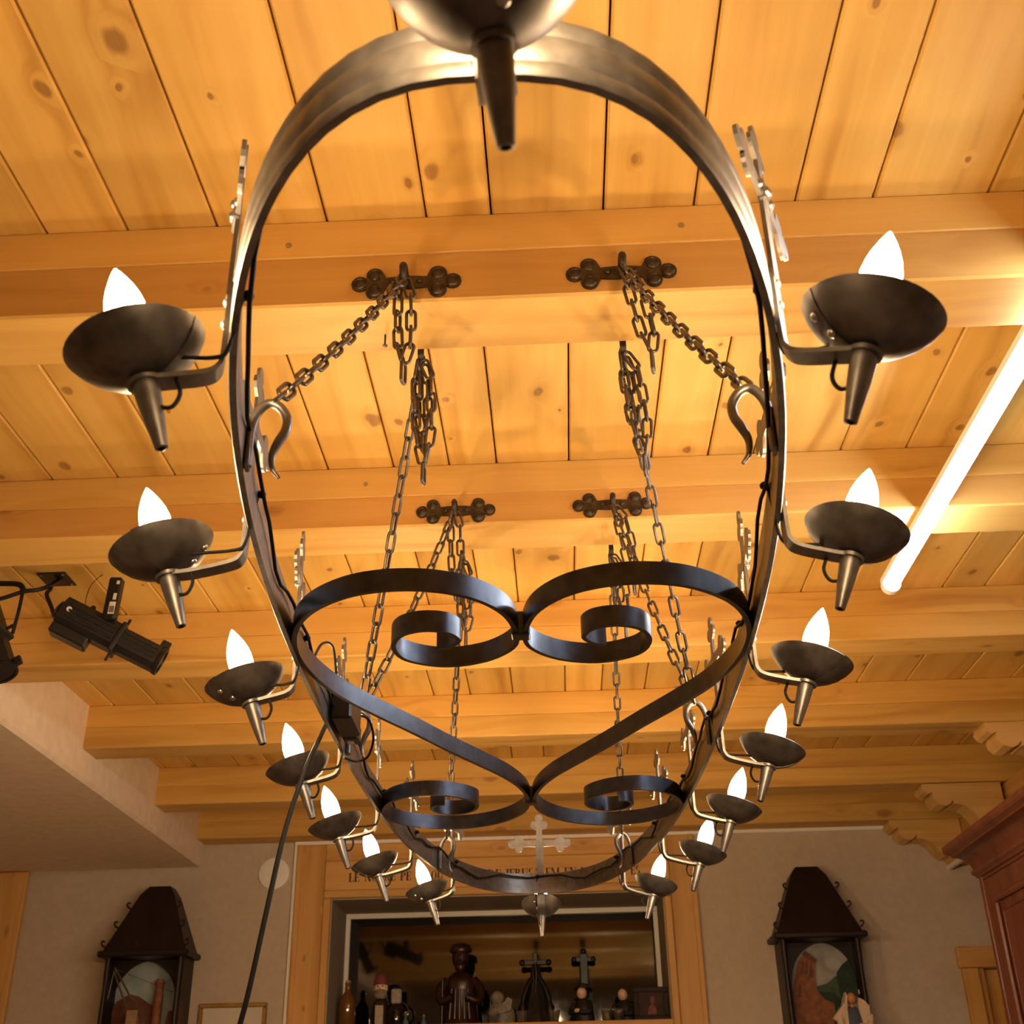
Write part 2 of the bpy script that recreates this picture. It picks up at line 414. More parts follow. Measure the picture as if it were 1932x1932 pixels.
# one candle arm with its cup, cone, bulb, cross, rivets and flex; local frame: +x outward, y along the ring, z up from the ring's lower edge
def trefoil(L, hw, r, n=7):
    """outline of one arm (pointing +x) from the centre's edge: neck, three lobes"""
    p = [(.012, -hw), (L - 3.9 * r, -hw * .85)]
    p += arc(L - 2.65 * r, -1.13 * r, r, 195, 390, n + 2)
    p += arc(L - r, 0, r, -140, 140, n + 3)
    p += arc(L - 2.65 * r, 1.13 * r, r, -30, 165, n + 2)
    p += [(L - 3.9 * r, hw * .85), (.012, hw)]
    return p
def cross_outline():
    out = []
    for ang, L in ((0, .0925), (90, .085), (180, .0925)):
        a = radians(ang)
        out += [(x * cos(a) - y * sin(a), x * sin(a) + y * cos(a)) for x, y in trefoil(L, .0095, .0118)]
    out += [(-.0105, -.012), (-.0105, -.10), (.0105, -.10), (.0105, -.012)]
    return out
TILT = radians(19)
ax = Vector((sin(TILT), 0, cos(TILT)))                       # candle axis leans outward
RIM = Vector((.075, 0, -.0195))
AM = Matrix.Translation(RIM) @ Matrix.Rotation(TILT, 4, 'Y')
def bez(pts, n=6): return spline(pts, n)
def arm_mesh(dl):
    arm_path = bez([(.0075, 0, .058), (.0075, 0, .03), (.0075, 0, -.018), (.010, 0, -.031), (.020, 0, -.039), (.045 + dl * .7, 0, -.047 - dl * .1), (.064 + dl, 0, -.0525)], 5)
    b = MB(); n = len(arm_path); vs = []; fs = []; hw, th = .0108, .0022
    for i, p in enumerate(arm_path):
        a = arm_path[max(0, i - 1)]; c = arm_path[min(n - 1, i + 1)]; d = (c - a).normalized(); q = Vector((d.z, 0, -d.x))
        for sy, sq in ((-1, -1), (1, -1), (1, 1), (-1, 1)): vs.append(p + Vector((0, hw * sy, 0)) + q * th * sq)
    for i in range(n - 1):
        for k in range(4): fs.append((i * 4 + k, i * 4 + (k + 1) % 4, i * 4 + 4 + (k + 1) % 4, i * 4 + 4 + k))
    fs += [(0, 1, 2, 3), ((n - 1) * 4 + 3, (n - 1) * 4 + 2, (n - 1) * 4 + 1, (n - 1) * 4)]
    b.add(vs, fs)
    eye = [(.0075, -.0375), (.0148, -.0375), (.0148, -.0335), (.0075, -.0335)]
    b.lathe(eye, 18, Matrix.Translation((dl, 0, 0)) @ AM, True)
    return b.mesh('candle_arm', M['iron'], 40)
def cup_mesh():
    R_ = .0585
    prof = [(.003, -.032), (.012, -.0315), (.024, -.028), (.036, -.0215), (.046, -.0135), (.0535, -.005), (R_, .003), (R_ - .001, .0042), (.0525, -.0035), (.045, -.0118), (.035, -.0198), (.023, -.0263), (.012, -.0298), (.003, -.0302)]
    b = MB().lathe(prof, 40, AM)
    # the overlapping seam of the sheet: a lapped half that stands 1.2 mm proud
    vs = []; fs = []; k = 0; ns = 20
    pr = [(.014, -.0325), (.024, -.0292), (.036, -.0227), (.046, -.0147), (.0537, -.0062), (R_ + .0006, .003)]
    for r, z in pr:
        for q in range(ns + 1):
            a = radians(-150 + 120 * q / ns); vs.append(AM @ Vector((r * cos(a), r * sin(a), z)))
    n1 = len(vs)
    for r, z in pr:
        for q in range(ns + 1):
            a = radians(-150 + 120 * q / ns); vs.append(AM @ Vector((r * cos(a), r * sin(a), z + .0014)))
    for i in range(len(pr) - 1):
        for q in range(ns):
            a = i * (ns + 1) + q
            fs.append((a, a + 1, a + ns + 2, a + ns + 1)); fs.append((n1 + a, n1 + a + ns + 1, n1 + a + ns + 2, n1 + a + 1))
        for q in (0, ns):
            a = i * (ns + 1) + q; fs.append((a, a + ns + 1, n1 + a + ns + 1, n1 + a))
    b.add(vs, fs)
    return b.mesh('drip_cup', M['cup'], 30)
ME = {}
ME['cup'] = cup_mesh()
ME['cone'] = MB().lathe([(.0088, -.030), (.0112, -.036), (.0112, -.042), (.0098, -.062), (.0075, -.082), (.0055, -.099), (.0035, -.0995), (.0035, -.092)], 18, AM).mesh('cone_spike', M['iron'], 40)
ME['bulb'] = MB().lathe([(.011, -.004), (.0135, .004), (.0165, .016), (.0182, .029), (.0178, .041), (.0155, .053), (.0118, .064), (.0072, .074), (.0028, .082), (.0004, .0855)], 14, AM).mesh('bulb', M['bulb'], 60)
ME['sleeve'] = MB().lathe([(.0125, -.028), (.0125, .001), (.010, .002)], 16, AM).mesh('candle_sleeve', M['white'], 40)
ME['cross'] = MB().prism(cross_outline(), -.002, .002, 1).xf(Matrix.Translation((.0088, 0, .143)) @ Matrix.Rotation(pi / 2, 4, 'Z')).mesh('cross_finial', M['iron'])
ME['strap'] = MB().box((.0062, -.0125, .130), (.0138, .0125, .156), .002).mesh('cross_strap', M['iron'])
ME['rivet'] = MB().lathe([(.0045, 0), (.0042, .0014), (.003, .0026), (.001, .0032)], 10).mesh('rivet', M['steel'], 60)
def flex_mesh(dl):
    fl1 = bez([(-.006, .006, .050), (.000, .013, .020), (.004, .0135, -.018), (.016, .0125, -.027), (.045 + dl * .8, .010, -.031), (.060 + dl, .005, -.043)], 5)
    fl2 = bez([(.040 + dl, .006, -.046), (.034 + dl, .007, -.063), (.040 + dl, .006, -.077), (.054 + dl, .004, -.075), (.058 + dl, .002, -.069)], 5)
    return MB().tube(fl1, .0020, 7).tube(fl2, .0020, 7).mesh('flex', M['rubber'], 60)
ME['knot'] = MB().ball((0, 0, 0), .0055, 10, 6, (1, 1.2, .8)).mesh('cable_clip', M['rubber'], 60)

def ring_at(v, sgn):
    """point and outward direction on the ring at local v (side sgn), or at an end when sgn is 0"""
    if sgn == 0: return Vector((.006, math.copysign(RB, v), 0)), Vector((0, math.copysign(1, v), 0))
    best = min(range(NR), key=lambda i: abs(ring[i].y - v) + (10 if ring[i].x * sgn < 0 else 0))
    a, b = ring[best - 1], ring[(best + 1) % NR]
    t = (v - a.y) / (b.y - a.y) if abs(b.y - a.y) > 1e-6 else .5
    p = a.lerp(b, t); return p, rn[best].copy()
bulb_l = [(-.323, -1.224), (-.414, -.84), (-.42, -.404), (-.43, .046), (-.435, .485), (-.404, .894), (-.312, 1.269)]
bulb_r = [(.322, -1.236), (.40, -.834), (.429, -.424), (.444, .009), (.433, .423), (.417, .853), (.336, 1.261)]
spots = [p for q in zip(bulb_l, bulb_r) for p in q] + [(.004, -1.573), (.010, 1.566)]
REACH = RIM.x + .045 * sin(TILT)
for i, (bu, bv) in enumerate(spots):
    T_ = Vector((bu, bv, 0)); near = min(ring, key=lambda q: (q - T_).length)
    nrm = (T_ - near).normalized() if i < 14 else Vector((0, math.copysign(1, bv), 0))
    p = near if i < 14 else Vector((bu, math.copysign(RB, bv), 0)); dl = (T_ - p).length - REACH; SH = Matrix.Translation((dl, 0, 0))
    mw = Matrix.Translation(p) @ Matrix.Rotation(atan2(nrm.y, nrm.x), 4, 'Z')
    if i == 14: mw = mw @ Matrix.Rotation(radians(5), 4, 'X')
    arm = inst('candle_arm', arm_mesh(dl), ch, mw)
    spin = Matrix.Translation(RIM) @ Matrix.Rotation(rnd.uniform(0, 6.28), 4, ax) @ Matrix.Translation(-RIM)
    if i == 0: spin = Matrix.Translation(RIM) @ Matrix.Rotation(5.2, 4, ax) @ Matrix.Translation(-RIM)
    if i == 14: spin = Matrix.Translation(RIM) @ Matrix.Rotation(.9, 4, ax) @ Matrix.Translation(-RIM)
    if i == 1: spin = Matrix.Translation(RIM) @ Matrix.Rotation(-1.9, 4, ax) @ Matrix.Translation(-RIM)
    inst('drip_cup', ME['cup'], arm, SH @ spin); inst('cone_spike', ME['cone'], arm, SH); inst('bulb', ME['bulb'], arm, SH)
    inst('candle_sleeve', ME['sleeve'], arm, SH); inst('cross_finial', ME['cross'], arm); inst('cross_strap', ME['strap'], arm); inst('flex', flex_mesh(dl), arm)
    for (r, a, z) in ((.030, -39, -.0262), (.046, -42, -.0145)):
        a = radians(a); q = AM @ Vector((r * cos(a), r * sin(a), z)); nv = (AM.to_3x3() @ Vector((.5 * cos(a), .5 * sin(a), -.85))).normalized()
        inst('rivet', ME['rivet'], arm, SH @ spin @ Matrix.Translation(q) @ nv.to_track_quat('Z', 'Y').to_matrix().to_4x4())
    for (y, z, x) in ((0, .018, .0097), (0, .042, .0097), (-.006, .143, .0138), (.006, .150, .0138), (.006, .136, .0138), (-.018, .143, .0106), (.018, .143, .0106)):
        inst('rivet', ME['rivet'], arm, Matrix.Translation((x, y, z)) @ Matrix.Rotation(pi / 2, 4, 'Y'))
    inst('cable_clip', ME['knot'], arm, Matrix.Translation((-.008, .008, .047)))

# the six hooks standing on the inner side of the ring
hk = [(.000, .004), (.000, .030), (.001, .052), (.006, .070), (.016, .082), (.028, .079), (.037, .066), (.037, .050), (.030, .034), (.025, .018), (.027, .002), (.034, -.008)]
hpath = spline([(x, 0, z) for x, z in hk], 5); nh = len(hpath)
hr = [.0052 if i < nh * .7 else .0052 - .0035 * (i - nh * .7) / (nh * .3) for i in range(nh)]
ME['hook'] = MB().tube(hpath, hr, 10).box((-.002, -.010, .002), (.003, .010, .048), .001).mesh('ring_hook', M['iron'], 50)
ring_hooks = {}
for v, s_, key in ((-.981, -1, 'nl'), (-.981, 1, 'nr'), (.052, -1, 'ml'), (.052, 1, 'mr'), (1.105, -1, 'fl'), (1.105, 1, 'fr')):
    p, nrm = ring_at(v, s_)
    mw = Matrix.Translation(p - nrm * .0065) @ Matrix.Rotation(atan2(-nrm.y, -nrm.x), 4, 'Z')
    inst('ring_hook', ME['hook'], ch, mw)
    chm = Matrix.Translation((-.05, 2.02, ZC + .612)) @ Matrix.Rotation(TH, 4, 'Z')
    ring_hooks[key] = chm @ mw @ Vector((.020, 0, .083))
# feed cable inside the ring
cp_ = []
for i in range(0, NR, 2):
    q = ring[i] - rn[i] * (.0075 + .004 * (.5 + .5 * sin(i * .47))); cp_.append((q.x, q.y, .038 + .010 * sin(i * .31) + .006 * sin(i * .83)))
MB().tube(cp_, .0024, 7, True).build('feed_cable', M['rubber'], ch, 60)
# junction box clipped inside the ring, left side
p, nrm = ring_at(-.09, -1)
jb = MB().box((-.018, -.055, .006), (.018, .055, .060), .004).build('junction_box', M['plastic'], ch)
jb.matrix_basis = Matrix.Translation(p - nrm * .024) @ Matrix.Rotation(atan2(-nrm.y, -nrm.x), 4, 'Z')
tr = MB().box((-.014, .055, .004), (.014, .092, .034), .003).build('cable_gland', M['plastic'], jb)
MB().box((-.007, .066, .0026), (.005, .084, .0042)).build('gland_label', M['label'], jb)
lp1 = spline([(-.01, -.05, .05), (-.005, -.09, .075), (-.004, -.14, .10), (-.012, -.19, .085), (-.02, -.22, .045)], 6)
MB().tube(lp1, .0022, 7).build('cable_loop', M['rubber'], jb, 60)
lp2 = spline([(.012, .05, .045), (.028, .075, .045), (.034, .105, .02), (.022, .13, -.006), (.0, .14, -.012), (-.02, .12, -.01)], 6)
MB().tube(lp2, .0022, 7).build('cable_loop', M['rubber'], jb, 60)

# power cord falling from the junction box to the floor and off to the left
cd0 = (-.395, 1.945, .632)
cord = spline([W(*cd0), W(-.402, 1.925, .60), W(-.420, 1.90, .53), W(-.440, 1.88, .43), W(-.458, 1.87, .30), W(-.475, 1.87, .19), W(-.50, 1.87, .05), W(-.53, 1.87, -.3), W(-.55, 1.87, -.9), W(-.60, 1.87, -1.26), W(-.75, 1.88, -1.294), W(-1.2, 1.95, -1.294), W(-2.0, 1.8, -1.294), W(-2.7, 1.85, -1.294)], 8)
co = MB().tube(cord, .0042, 8).build('power_cord', M['rubber'], None, 60); tag(co, 'black power cord hanging down left from the chandelier junction box', 'cord')

# ------------------------------------------------------------------ brackets on the beams and the chains
def stadium(Lk=.0445, Wk=.0195, wr=.0027):
    hl = Lk / 2 - Wk / 2; r = Wk / 2 - wr
    pts = [(hl + r * cos(a), r * sin(a), 0) for a in [radians(-90 + 22.5 * i) for i in range(9)]]
    pts += [(-hl + r * cos(a), r * sin(a), 0) for a in [radians(90 + 22.5 * i) for i in range(9)]]
    return MB().tube(pts, wr, 7, True).mesh('link', M['chain'], 60)
LINK = stadium(); PITCHL = .0345
def place_links(parent, path, base, roll0=0.0, loc=Vector()):
    pts = [Vector(p) for p in path]; seg = [(b - a).length for a, b in zip(pts, pts[1:])]; tot = sum(seg)
    n = max(1, round(tot / PITCHL)); k = tot / n
    def at(d):
        d = min(max(d, 0), tot)
        for a, b, l in zip(pts, pts[1:], seg):
            if d <= l + 1e-9: return a.lerp(b, d / l)
            d -= l
        return pts[-1]
    for i in range(n):
        a, b = at(i * k), at((i + 1) * k); c = (a + b) / 2; d = (b - a).normalized()
        ref = Vector((0, 1, 0)) if abs(d.y) < .95 else Vector((1, 0, 0))
        yv = (ref - d * ref.dot(d)).normalized(); zv = d.cross(yv)
        r = roll0 + (i % 2) * pi / 2 + rnd.uniform(-.12, .12)
        y2 = yv * cos(r) + zv * sin(r); z2 = d.cross(y2)
        mw = Matrix((d, y2, z2)).transposed().to_4x4(); mw.translation = c - loc
        inst('link', LINK, parent, mw)
def sag(a, b, s_=.01, n=12): return [a.lerp(b, i / n) - Vector((0, 0, s_ * 4 * (i / n) * (1 - i / n))) for i in range(n + 1)]
def tails(parent, p, L, wd, dx, loc):
    """the spare chain looped over the hook: two strands that meet in one last link"""
    bot = p + Vector((dx, 0, -L + PITCHL))
    for sg in (-1, 1):
        place_links(parent, [p + Vector((sg * .004, 0, -.002)), p + Vector((dx * .5 + sg * wd / 2, .003, -.035)), p + Vector((dx * .9 + sg * wd / 2, .003, -L * .62)), bot + Vector((sg * .002, 0, .004))], 0, .9 + sg * .6, loc)
    place_links(parent, [bot, bot - Vector((0, 0, PITCHL))], 0, .2, loc)

plate_poly = []
for ang in (0, 180):
    a = radians(ang); plate_poly += [(x * cos(a) - y * sin(a), x * sin(a) + y * cos(a)) for x, y in trefoil(.090, .0125, .0145)]
ME['plate'] = MB().prism(plate_poly, -.004, 0, 1).mesh('plate', M['bracket'])
ME['boss'] = MB().lathe([(.0115, 0), (.0108, .0018), (.0085, .003), (.0075, .0022), (.004, .0040), (.001, .0046)], 14).mesh('boss', M['bracket'], 50)
ME['bolt'] = MB().lathe([(.0055, 0), (.0055, .0028), (.004, .0038)], 6).mesh('bolt', M['bracket'])
hp = spline([(0, 0, 0), (0, -.018, .003), (0, -.034, .006), (0, -.044, .001), (0, -.046, -.010), (0, -.038, -.019), (0, -.026, -.020), (0, -.018, -.012)], 5)
ME['bhook'] = MB().tube(hp, [.0062] * 18 + [.0056] * (len(hp) - 18), 10).mesh('hook', M['bracket'], 50)
rs = [(0, -.012, .045), (0, .016, .045), (0, .022, .038), (0, .022, .004), (0, .024, -.004), (0, .032, -.009), (0, .040, -.004), (0, .040, .006)]
rsp = spline(rs, 4)
_b = MB(); _vs = []; _fs = []
for i, p in enumerate(rsp):
    a = rsp[max(0, i - 1)]; c_ = rsp[min(len(rsp) - 1, i + 1)]; d = (c_ - a).normalized(); q = Vector((0, d.z, -d.y))
    for sx, sq in ((-1, -1), (1, -1), (1, 1), (-1, 1)): _vs.append(p + Vector((.0055 * sx, 0, 0)) + q * .0022 * sq)
for i in range(len(rsp) - 1):
    for k in range(4): _fs.append((i * 4 + k, i * 4 + (k + 1) % 4, i * 4 + 4 + (k + 1) % 4, i * 4 + 4 + k))
_fs += [(0, 1, 2, 3), tuple(range(len(_vs) - 4, len(_vs)))[::-1]]
ME['rhook'] = _b.add(_vs, _fs).mesh('strap_hook', M['bracket'])
ME['rplate'] = MB().box((-.02, 0, .015), (.02, .004, .075), .001).mesh('wall_plate', M['bracket'])

br = [('large left', 767, 535, 0, 'nl', 'left cross-ended iron bracket on the nearest beam'), ('large right', 1172, 516, 0, 'nr', 'right cross-ended iron bracket on the nearest beam'),
      ('small left', 860, 965, 1, 'ml', 'left cross-ended iron bracket on the second beam'), ('small right', 1155, 953, 1, 'mr', 'right cross-ended iron bracket on the second beam')]
ch_front = {'nl': 'chain from the nearest beam\'s left bracket out to the near left ring hook', 'nr': 'chain from the nearest beam\'s right bracket out to the near right ring hook',
            'ml': 'chain slanting from the second beam\'s left bracket to the middle left ring hook', 'mr': 'chain slanting from the second beam\'s right bracket to the middle right ring hook'}
for nm, px, py, bi, key, lab in br:
    c = pY(px, py, BEAM_Y[bi]); e = empty('chain_bracket', c); tag(e, lab, 'bracket', 'cross-ended brackets on the beams')
    inst('plate', ME['plate'], e)
    for sx in (-1, 1):
        for (x, z) in ((.090 - .0145, 0), (.090 - .0384, .0164), (.090 - .0384, -.0164)):
            inst('boss', ME['boss'], e, Matrix.Translation((x * sx, -.004, z)) @ Matrix.Rotation(pi / 2, 4, 'X'))
        inst('bolt', ME['bolt'], e, Matrix.Translation((.022 * sx, -.004, .002)) @ Matrix.Rotation(pi / 2, 4, 'X'))
    inst('hook', ME['bhook'], e)
    top = c + Vector((0, -.036, -.018))
    k = empty('hanging_chain', top); tag(k, ch_front[key], 'chain', 'chains carrying the chandelier')
    place_links(k, sag(top, ring_hooks[key], .012 if bi == 0 else .02), 0, rnd.uniform(0, 1), top)
    tails(k, top + Vector((0, .003, 0)), .198 if bi == 0 else .215, .021, .004 if key[1] == 'l' else .034, top)
rr = [('l', 795, 672, 0, 'ml', 'left'), ('r', 1175, 657, 0, 'mr', 'right'), ('l', 873, 1052, 1, 'fl', 'left'), ('r', 1153, 1040, 1, 'fr', 'right')]
for sd, px, py, bi, key, word in rr:
    which = ('nearest', 'second')[bi]
    yb = BEAM_Y[bi] + BEAM_W
    c = pY(px, py, yb + .03); c.y = yb
    e = empty('strap_bracket', c); tag(e, 'iron strap hook behind the %s beam, %s side' % (which, word), 'hook', 'strap hooks behind the beams')
    inst('strap_hook', ME['rhook'], e); inst('wall_plate', ME['rplate'], e)
    top = c + Vector((0, .032, -.010))
    k = empty('hanging_chain', top)
    tag(k, 'chain from behind the %s beam down to the %s %s ring hook' % (which, 'middle' if bi == 0 else 'far', word), 'chain', 'chains carrying the chandelier')
    place_links(k, sag(top, ring_hooks[key], .012), 0, .3, top)
    L = .245 if bi == 0 else .215; lean = .008 if sd == 'l' else .022
    tails(k, top + Vector((0, -.004, 0)), L, .026, lean, top)
    tails(k, top + Vector((0, .010, 0)), L * .72, .016, lean * .6, top)

# ------------------------------------------------------------------ LED batten on the right
zt = ZC + S - BEAM_H - .028
t0, t1, tx = 1.215, 2.715, .848
lt = empty('tube_light', (tx, (t0 + t1) / 2, zt)); tag(lt, 'cool white LED batten fixed under the beams on the right', 'light')
hl = (t1 - t0) / 2
MB().box((-.022, -hl, .008), (.022, hl, .0275), .003).build('housing', M['white'], lt)
MB().prism(arc(0, .006, .0175, 180, 360, 10) + [(.0175, .008), (-.0175, .008)], -hl + .022, hl - .022, 1).build('diffuser', M['tube'], lt, 40)
for s_ in (-1, 1):
    a, b = (hl - .022, hl) if s_ > 0 else (-hl, -hl + .022)
    MB().prism(arc(0, .006, .0225, 180, 360, 10) + [(.0225, .010), (-.0225, .010)], a, b, 1).build('end_cap', M['white'], lt, 40)

# ------------------------------------------------------------------ stage spotlights on the left
def spotlight(label, back, front, up, box_at=True):
    """built along local +x (lens end), z up; then turned to lie from back to front"""
    d = (front - back).normalized(); zv = (up - d * up.dot(d)).normalized(); yv = zv.cross(d)
    mw = Matrix((d, yv, zv)).transposed().to_4x4(); mw.translation = back
    e = empty('stage_spotlight'); e.matrix_world = mw; tag(e, label, 'spotlight', 'black stage spotlights')
    oc = [(-.026, -.036), (.026, -.036), (.037, -.022), (.037, .022), (.024, .038), (-.024, .038), (-.037, .022), (-.037, -.022)]
    MB().prism(oc, 0, .155, 0).build('lamp_housing', M['spot'], e)
    for (y, z) in ((-.0385, .018), (-.0385, .004), (-.0385, -.012), (.0385, .018), (.0385, -.012)):
        MB().box((.02, y - .003, z - .003), (.15, y + .003, z + .003), .001).build('fin', M['spot'], e)
    MB().box((.0, -.030, -.064), (.10, .030, -.034), .004).build('heat_sink', M['spot'], e)
    MB().lathe([(.012, -.016), (.026, -.010), (.030, .002)], 12, Matrix.Rotation(pi / 2, 4, 'Y')).build('back_cap', M['spot'], e, 40)
    MB().box((.155, -.042, -.042), (.168, .042, .042), .003).build('gate_collar', M['spot'], e)
    bc = [(-.020, -.033), (.020, -.033), (.033, -.018), (.033, .018), (.020, .033), (-.020, .033), (-.033, .018), (-.033, -.018)]
    MB().prism(bc, .168, .275, 0).build('lens_barrel', M['spot'], e)
    for z in (-.018, -.006, .006, .018): MB().box((.172, -.0365, z - .0022), (.268, -.031, z + .0022), .0008).build('barrel_rib', M['spot'], e)
    MB().lathe([(.036, .275), (.039, .279), (.039, .289), (.032, .289), (.032, .275)], 20, Matrix.Rotation(pi / 2, 4, 'Y'), True).build('accessory_ring', M['spot'], e, 40)
    MB().lathe([(.001, .282), (.031, .282), (.031, .286), (.001, .286)], 20, Matrix.Rotation(pi / 2, 4, 'Y')).build('lens', M['glassdark'], e)
    for z, a in ((.050, .2), (-.050, -.2)): MB().box((.158, -.004, min(z * .8, z * 1.25)), (.165, .004, max(z * .8, z * 1.25)), .001).build('shutter_tab', M['spot'], e)
    MB().box((.262, -.006, .033), (.287, .006, .055), .002).build('top_latch', M['spot'], e)
    MB().lathe([(.007, 0), (.007, .0012), (.0005, .0014)], 14, Matrix.Translation((.020, -.0372, .006)) @ Matrix.Rotation(pi / 2, 4, 'X')).build('round_sticker', M['label'], e)
    MB().lathe([(.008, 0), (.008, .006), (.005, .012)], 10, Matrix.Translation((.065, -.012, .036))).build('eyelet_mount', M['spot'], e, 40)
    return e, mw
Ys = 2.80
b0, f0 = pY(117, 1154, Ys - .03), pY(281, 1237, Ys + .05)
sp, mw1 = spotlight('black stage spotlight pointing right, with a barcode label on its driver box', b0, f0, Vector((0, -.10, 1)))
# upright driver box with its label
mwi = mw1.inverted()
ob = empty('driver', parent=sp); 
dbox = MB().box((-.017, -.014, 0), (.017, .014, .118), .004).build('driver_box', M['spot'], sp)
tgt = pY(206, 1170, Ys - .03); tg2 = pY(222, 1092, Ys - .03)
dz = (tg2 - tgt).normalized(); dy_ = Vector((0, 1, 0)); dx_ = dy_.cross(dz).normalized(); dy_ = dz.cross(dx_)
mwd = Matrix((dx_, dy_, dz)).transposed().to_4x4(); mwd.translation = tgt
dbox.matrix_basis = mwi @ mwd
bpy.data.objects.remove(ob)
lb = MB().box((-.002, -.0150, .012), (.0145, -.0141, .046)).build('barcode_label', M['label'], dbox)
for i in range(6): MB().box((.000 + .0022 * i, -.0155, .016), (.0010 + .0022 * i + .0004 * (i % 2), -.01505, .034)).build('barcode_bar', M['ink'], dbox)
MB().box((.004, -.0150, .052), (.0125, -.0141, .070)).build('white_print', M['label'], dbox)
MB().box((.006, -.0150, .096), (.0140, -.0141, .106)).build('white_print', M['label'], dbox)
b1, f1 = pY(-42, 1118, Ys), pY(8, 1282, Ys - .05)
sp2, mw2 = spotlight('black stage spotlight pointing down, cut by the left picture edge', b1, f1, Vector((1, -.1, .2)))
# shared ceiling plate with its two bent arms
pl = empty('spotlight_mount', (-1.353, 2.87, ZT)); tag(pl, 'black square ceiling plate with bent arms holding the spotlights', 'mount')
MB().box((-.040, -.042, -.004), (.040, .042, 0), .001).build('ceiling_plate', M['spot'], pl)
for (x, y) in ((-.03, -.032), (.03, -.032), (.03, .032), (-.03, .032)): MB().lathe([(.004, -.0055), (.004, -.004)], 8, Matrix.Translation((x, y, 0))).build('plate_screw', M['steel'], pl)
o_ = Vector((-1.353, 2.87, ZT))
a1 = spline([Vector((.012, .0, -.003)), Vector((-.006, -.01, -.022)), Vector(pY(95, 1112, 2.84) - o_), Vector(pY(88, 1122, 2.82) - o_), Vector(pY(96, 1143, 2.81) - o_), Vector(pY(106, 1170, 2.80) - o_), Vector(pY(118, 1178, 2.80) - o_)], 5)
MB().tube(a1, .0058, 8).build('bent_arm', M['spot'], pl, 50)
a2 = spline([Vector((.012, .0, -.003)), Vector(pY(95, 1105, 2.84) - o_), Vector(pY(70, 1113, 2.82) - o_), Vector(pY(45, 1116, 2.81) - o_), Vector(pY(0, 1130, 2.80) - o_), Vector(pY(-45, 1138, 2.80) - o_)], 5)
MB().tube(a2, .0058, 8).build('bent_arm', M['spot'], pl, 50)
a3 = [Vector(pY(44, 1112, 2.80) - o_), Vector(pY(36, 1150, 2.79) - o_), Vector(pY(24, 1195, 2.79) - o_)]
MB().tube(spline(a3, 5), .0048, 8).build('drop_rod', M['spot'], pl, 50)
a4 = spline([Vector(pY(44, 1112, 2.80) - o_), Vector(pY(36, 1103, 2.80) - o_), Vector(pY(10, 1101, 2.80) - o_), Vector(pY(-40, 1102, 2.80) - o_)], 5)
MB().tube(a4, .0075, 8).build('cable_sleeve', M['rubber'], pl, 50)
sw = spline([pY(160, 1142, 2.79), pY(165, 1120, 2.79), pY(175, 1100, 2.82), pY(195, 1084, 2.86), pY(215, 1080, 2.90), W(-1.13, 2.93, S - .002)], 6)
so = MB().tube(sw, .0012, 6).build('safety_wire', M['chain'], None, 60); tag(so, 'thin safety wire arching from the spotlight to the ceiling', 'wire')

# ------------------------------------------------------------------ window niche in the back wall
wn_ = empty('window_1', ((NX0 + NX1) / 2, YW, NZ0)); struct(wn_, 'wood-cased window niche with a dark night pane and lettered lintel')
wo = wn_.location.copy()
def wpart(name, lo, hi, mat, ch_=0.0):
    lo, hi = Vector(lo), Vector(hi); c = (lo + hi) / 2
    o = MB().box(lo - c, hi - c, ch_).build(name, mat, wn_); o.location = c - wo; return o
wpart('reveal_left', (NX0 - .02, YW + .002, NZ0 - .03), (NX0 + .003, NYB, NZ1 + .01), M['reveal'])
wpart('reveal_right', (NX1 - .003, YW + .002, NZ0 - .03), (NX1 + .02, NYB, NZ1 + .01), M['reveal'])
wpart('reveal_top', (NX0 + .0031, YW + .002, NZ1 - .003), (NX1 - .0031, NYB, NZ1 + .02), M['reveal'])
wpart('sill_board', (NX0 - .02, YW - .02, NZ0 - .035), (NX1 + .02, NYB, NZ0), M['casing_h'], .003)
wpart('night_pane', (NX0, NYB - .004, NZ0), (NX1, NYB + .004, NZ1), M['glassdark'])
wpart('white_gasket', (NX0 + .002, NYB - .022, NZ1 - .028), (NX1 - .002, NYB - .0045, NZ1 - .004), M['white'], .002)
wpart('white_gasket', (NX0 + .002, NYB - .022, NZ0), (NX0 + .024, NYB - .0045, NZ1 - .0285), M['white'], .002)
wpart('white_gasket', (NX1 - .024, NYB - .022, NZ0), (NX1 - .002, NYB - .0045, NZ1 - .0285), M['white'], .002)
CZ = ZC + 1.198; CX0, CX1 = -1.205, .606
# casing: flat boards with a raised outer edge and an inner bead
wpart('casing_board', (CX0, YW - .022, NZ0 - .6), (NX0 - .035, YW - .0005, CZ), M['casing'], .003)
wpart('casing_board', (NX1 + .035, YW - .022, NZ0 - .6), (CX1, YW - .0005, CZ), M['casing'], .003)
wpart('lintel_board', (NX0 - .034, YW - .020, NZ1 + .036), (NX1 + .034, YW - .0005, CZ - .075), M['casing_h'], .003)
wpart('lintel_cap', (NX0 - .034, YW - .024, CZ - .0745), (NX1 + .034, YW - .0005, CZ), M['casing_h'], .004)
wpart('inner_bead', (NX0 - .034, YW - .028, NZ0 - .6), (NX0 - .001, YW - .0005, NZ1 + .001), M['casing'], .004)
wpart('inner_bead', (NX1 + .001, YW - .028, NZ0 - .6), (NX1 + .034, YW - .0005, NZ1 + .001), M['casing'], .004)
wpart('inner_bead', (NX0 - .034, YW - .028, NZ1 + .0015), (NX1 + .034, YW - .0005, NZ1 + .035), M['casing_h'], .004)
wpart('outer_bead', (CX0 - .002, YW - .032, NZ0 - .6), (CX0 + .022, YW - .001, CZ + .001), M['casing'], .004)
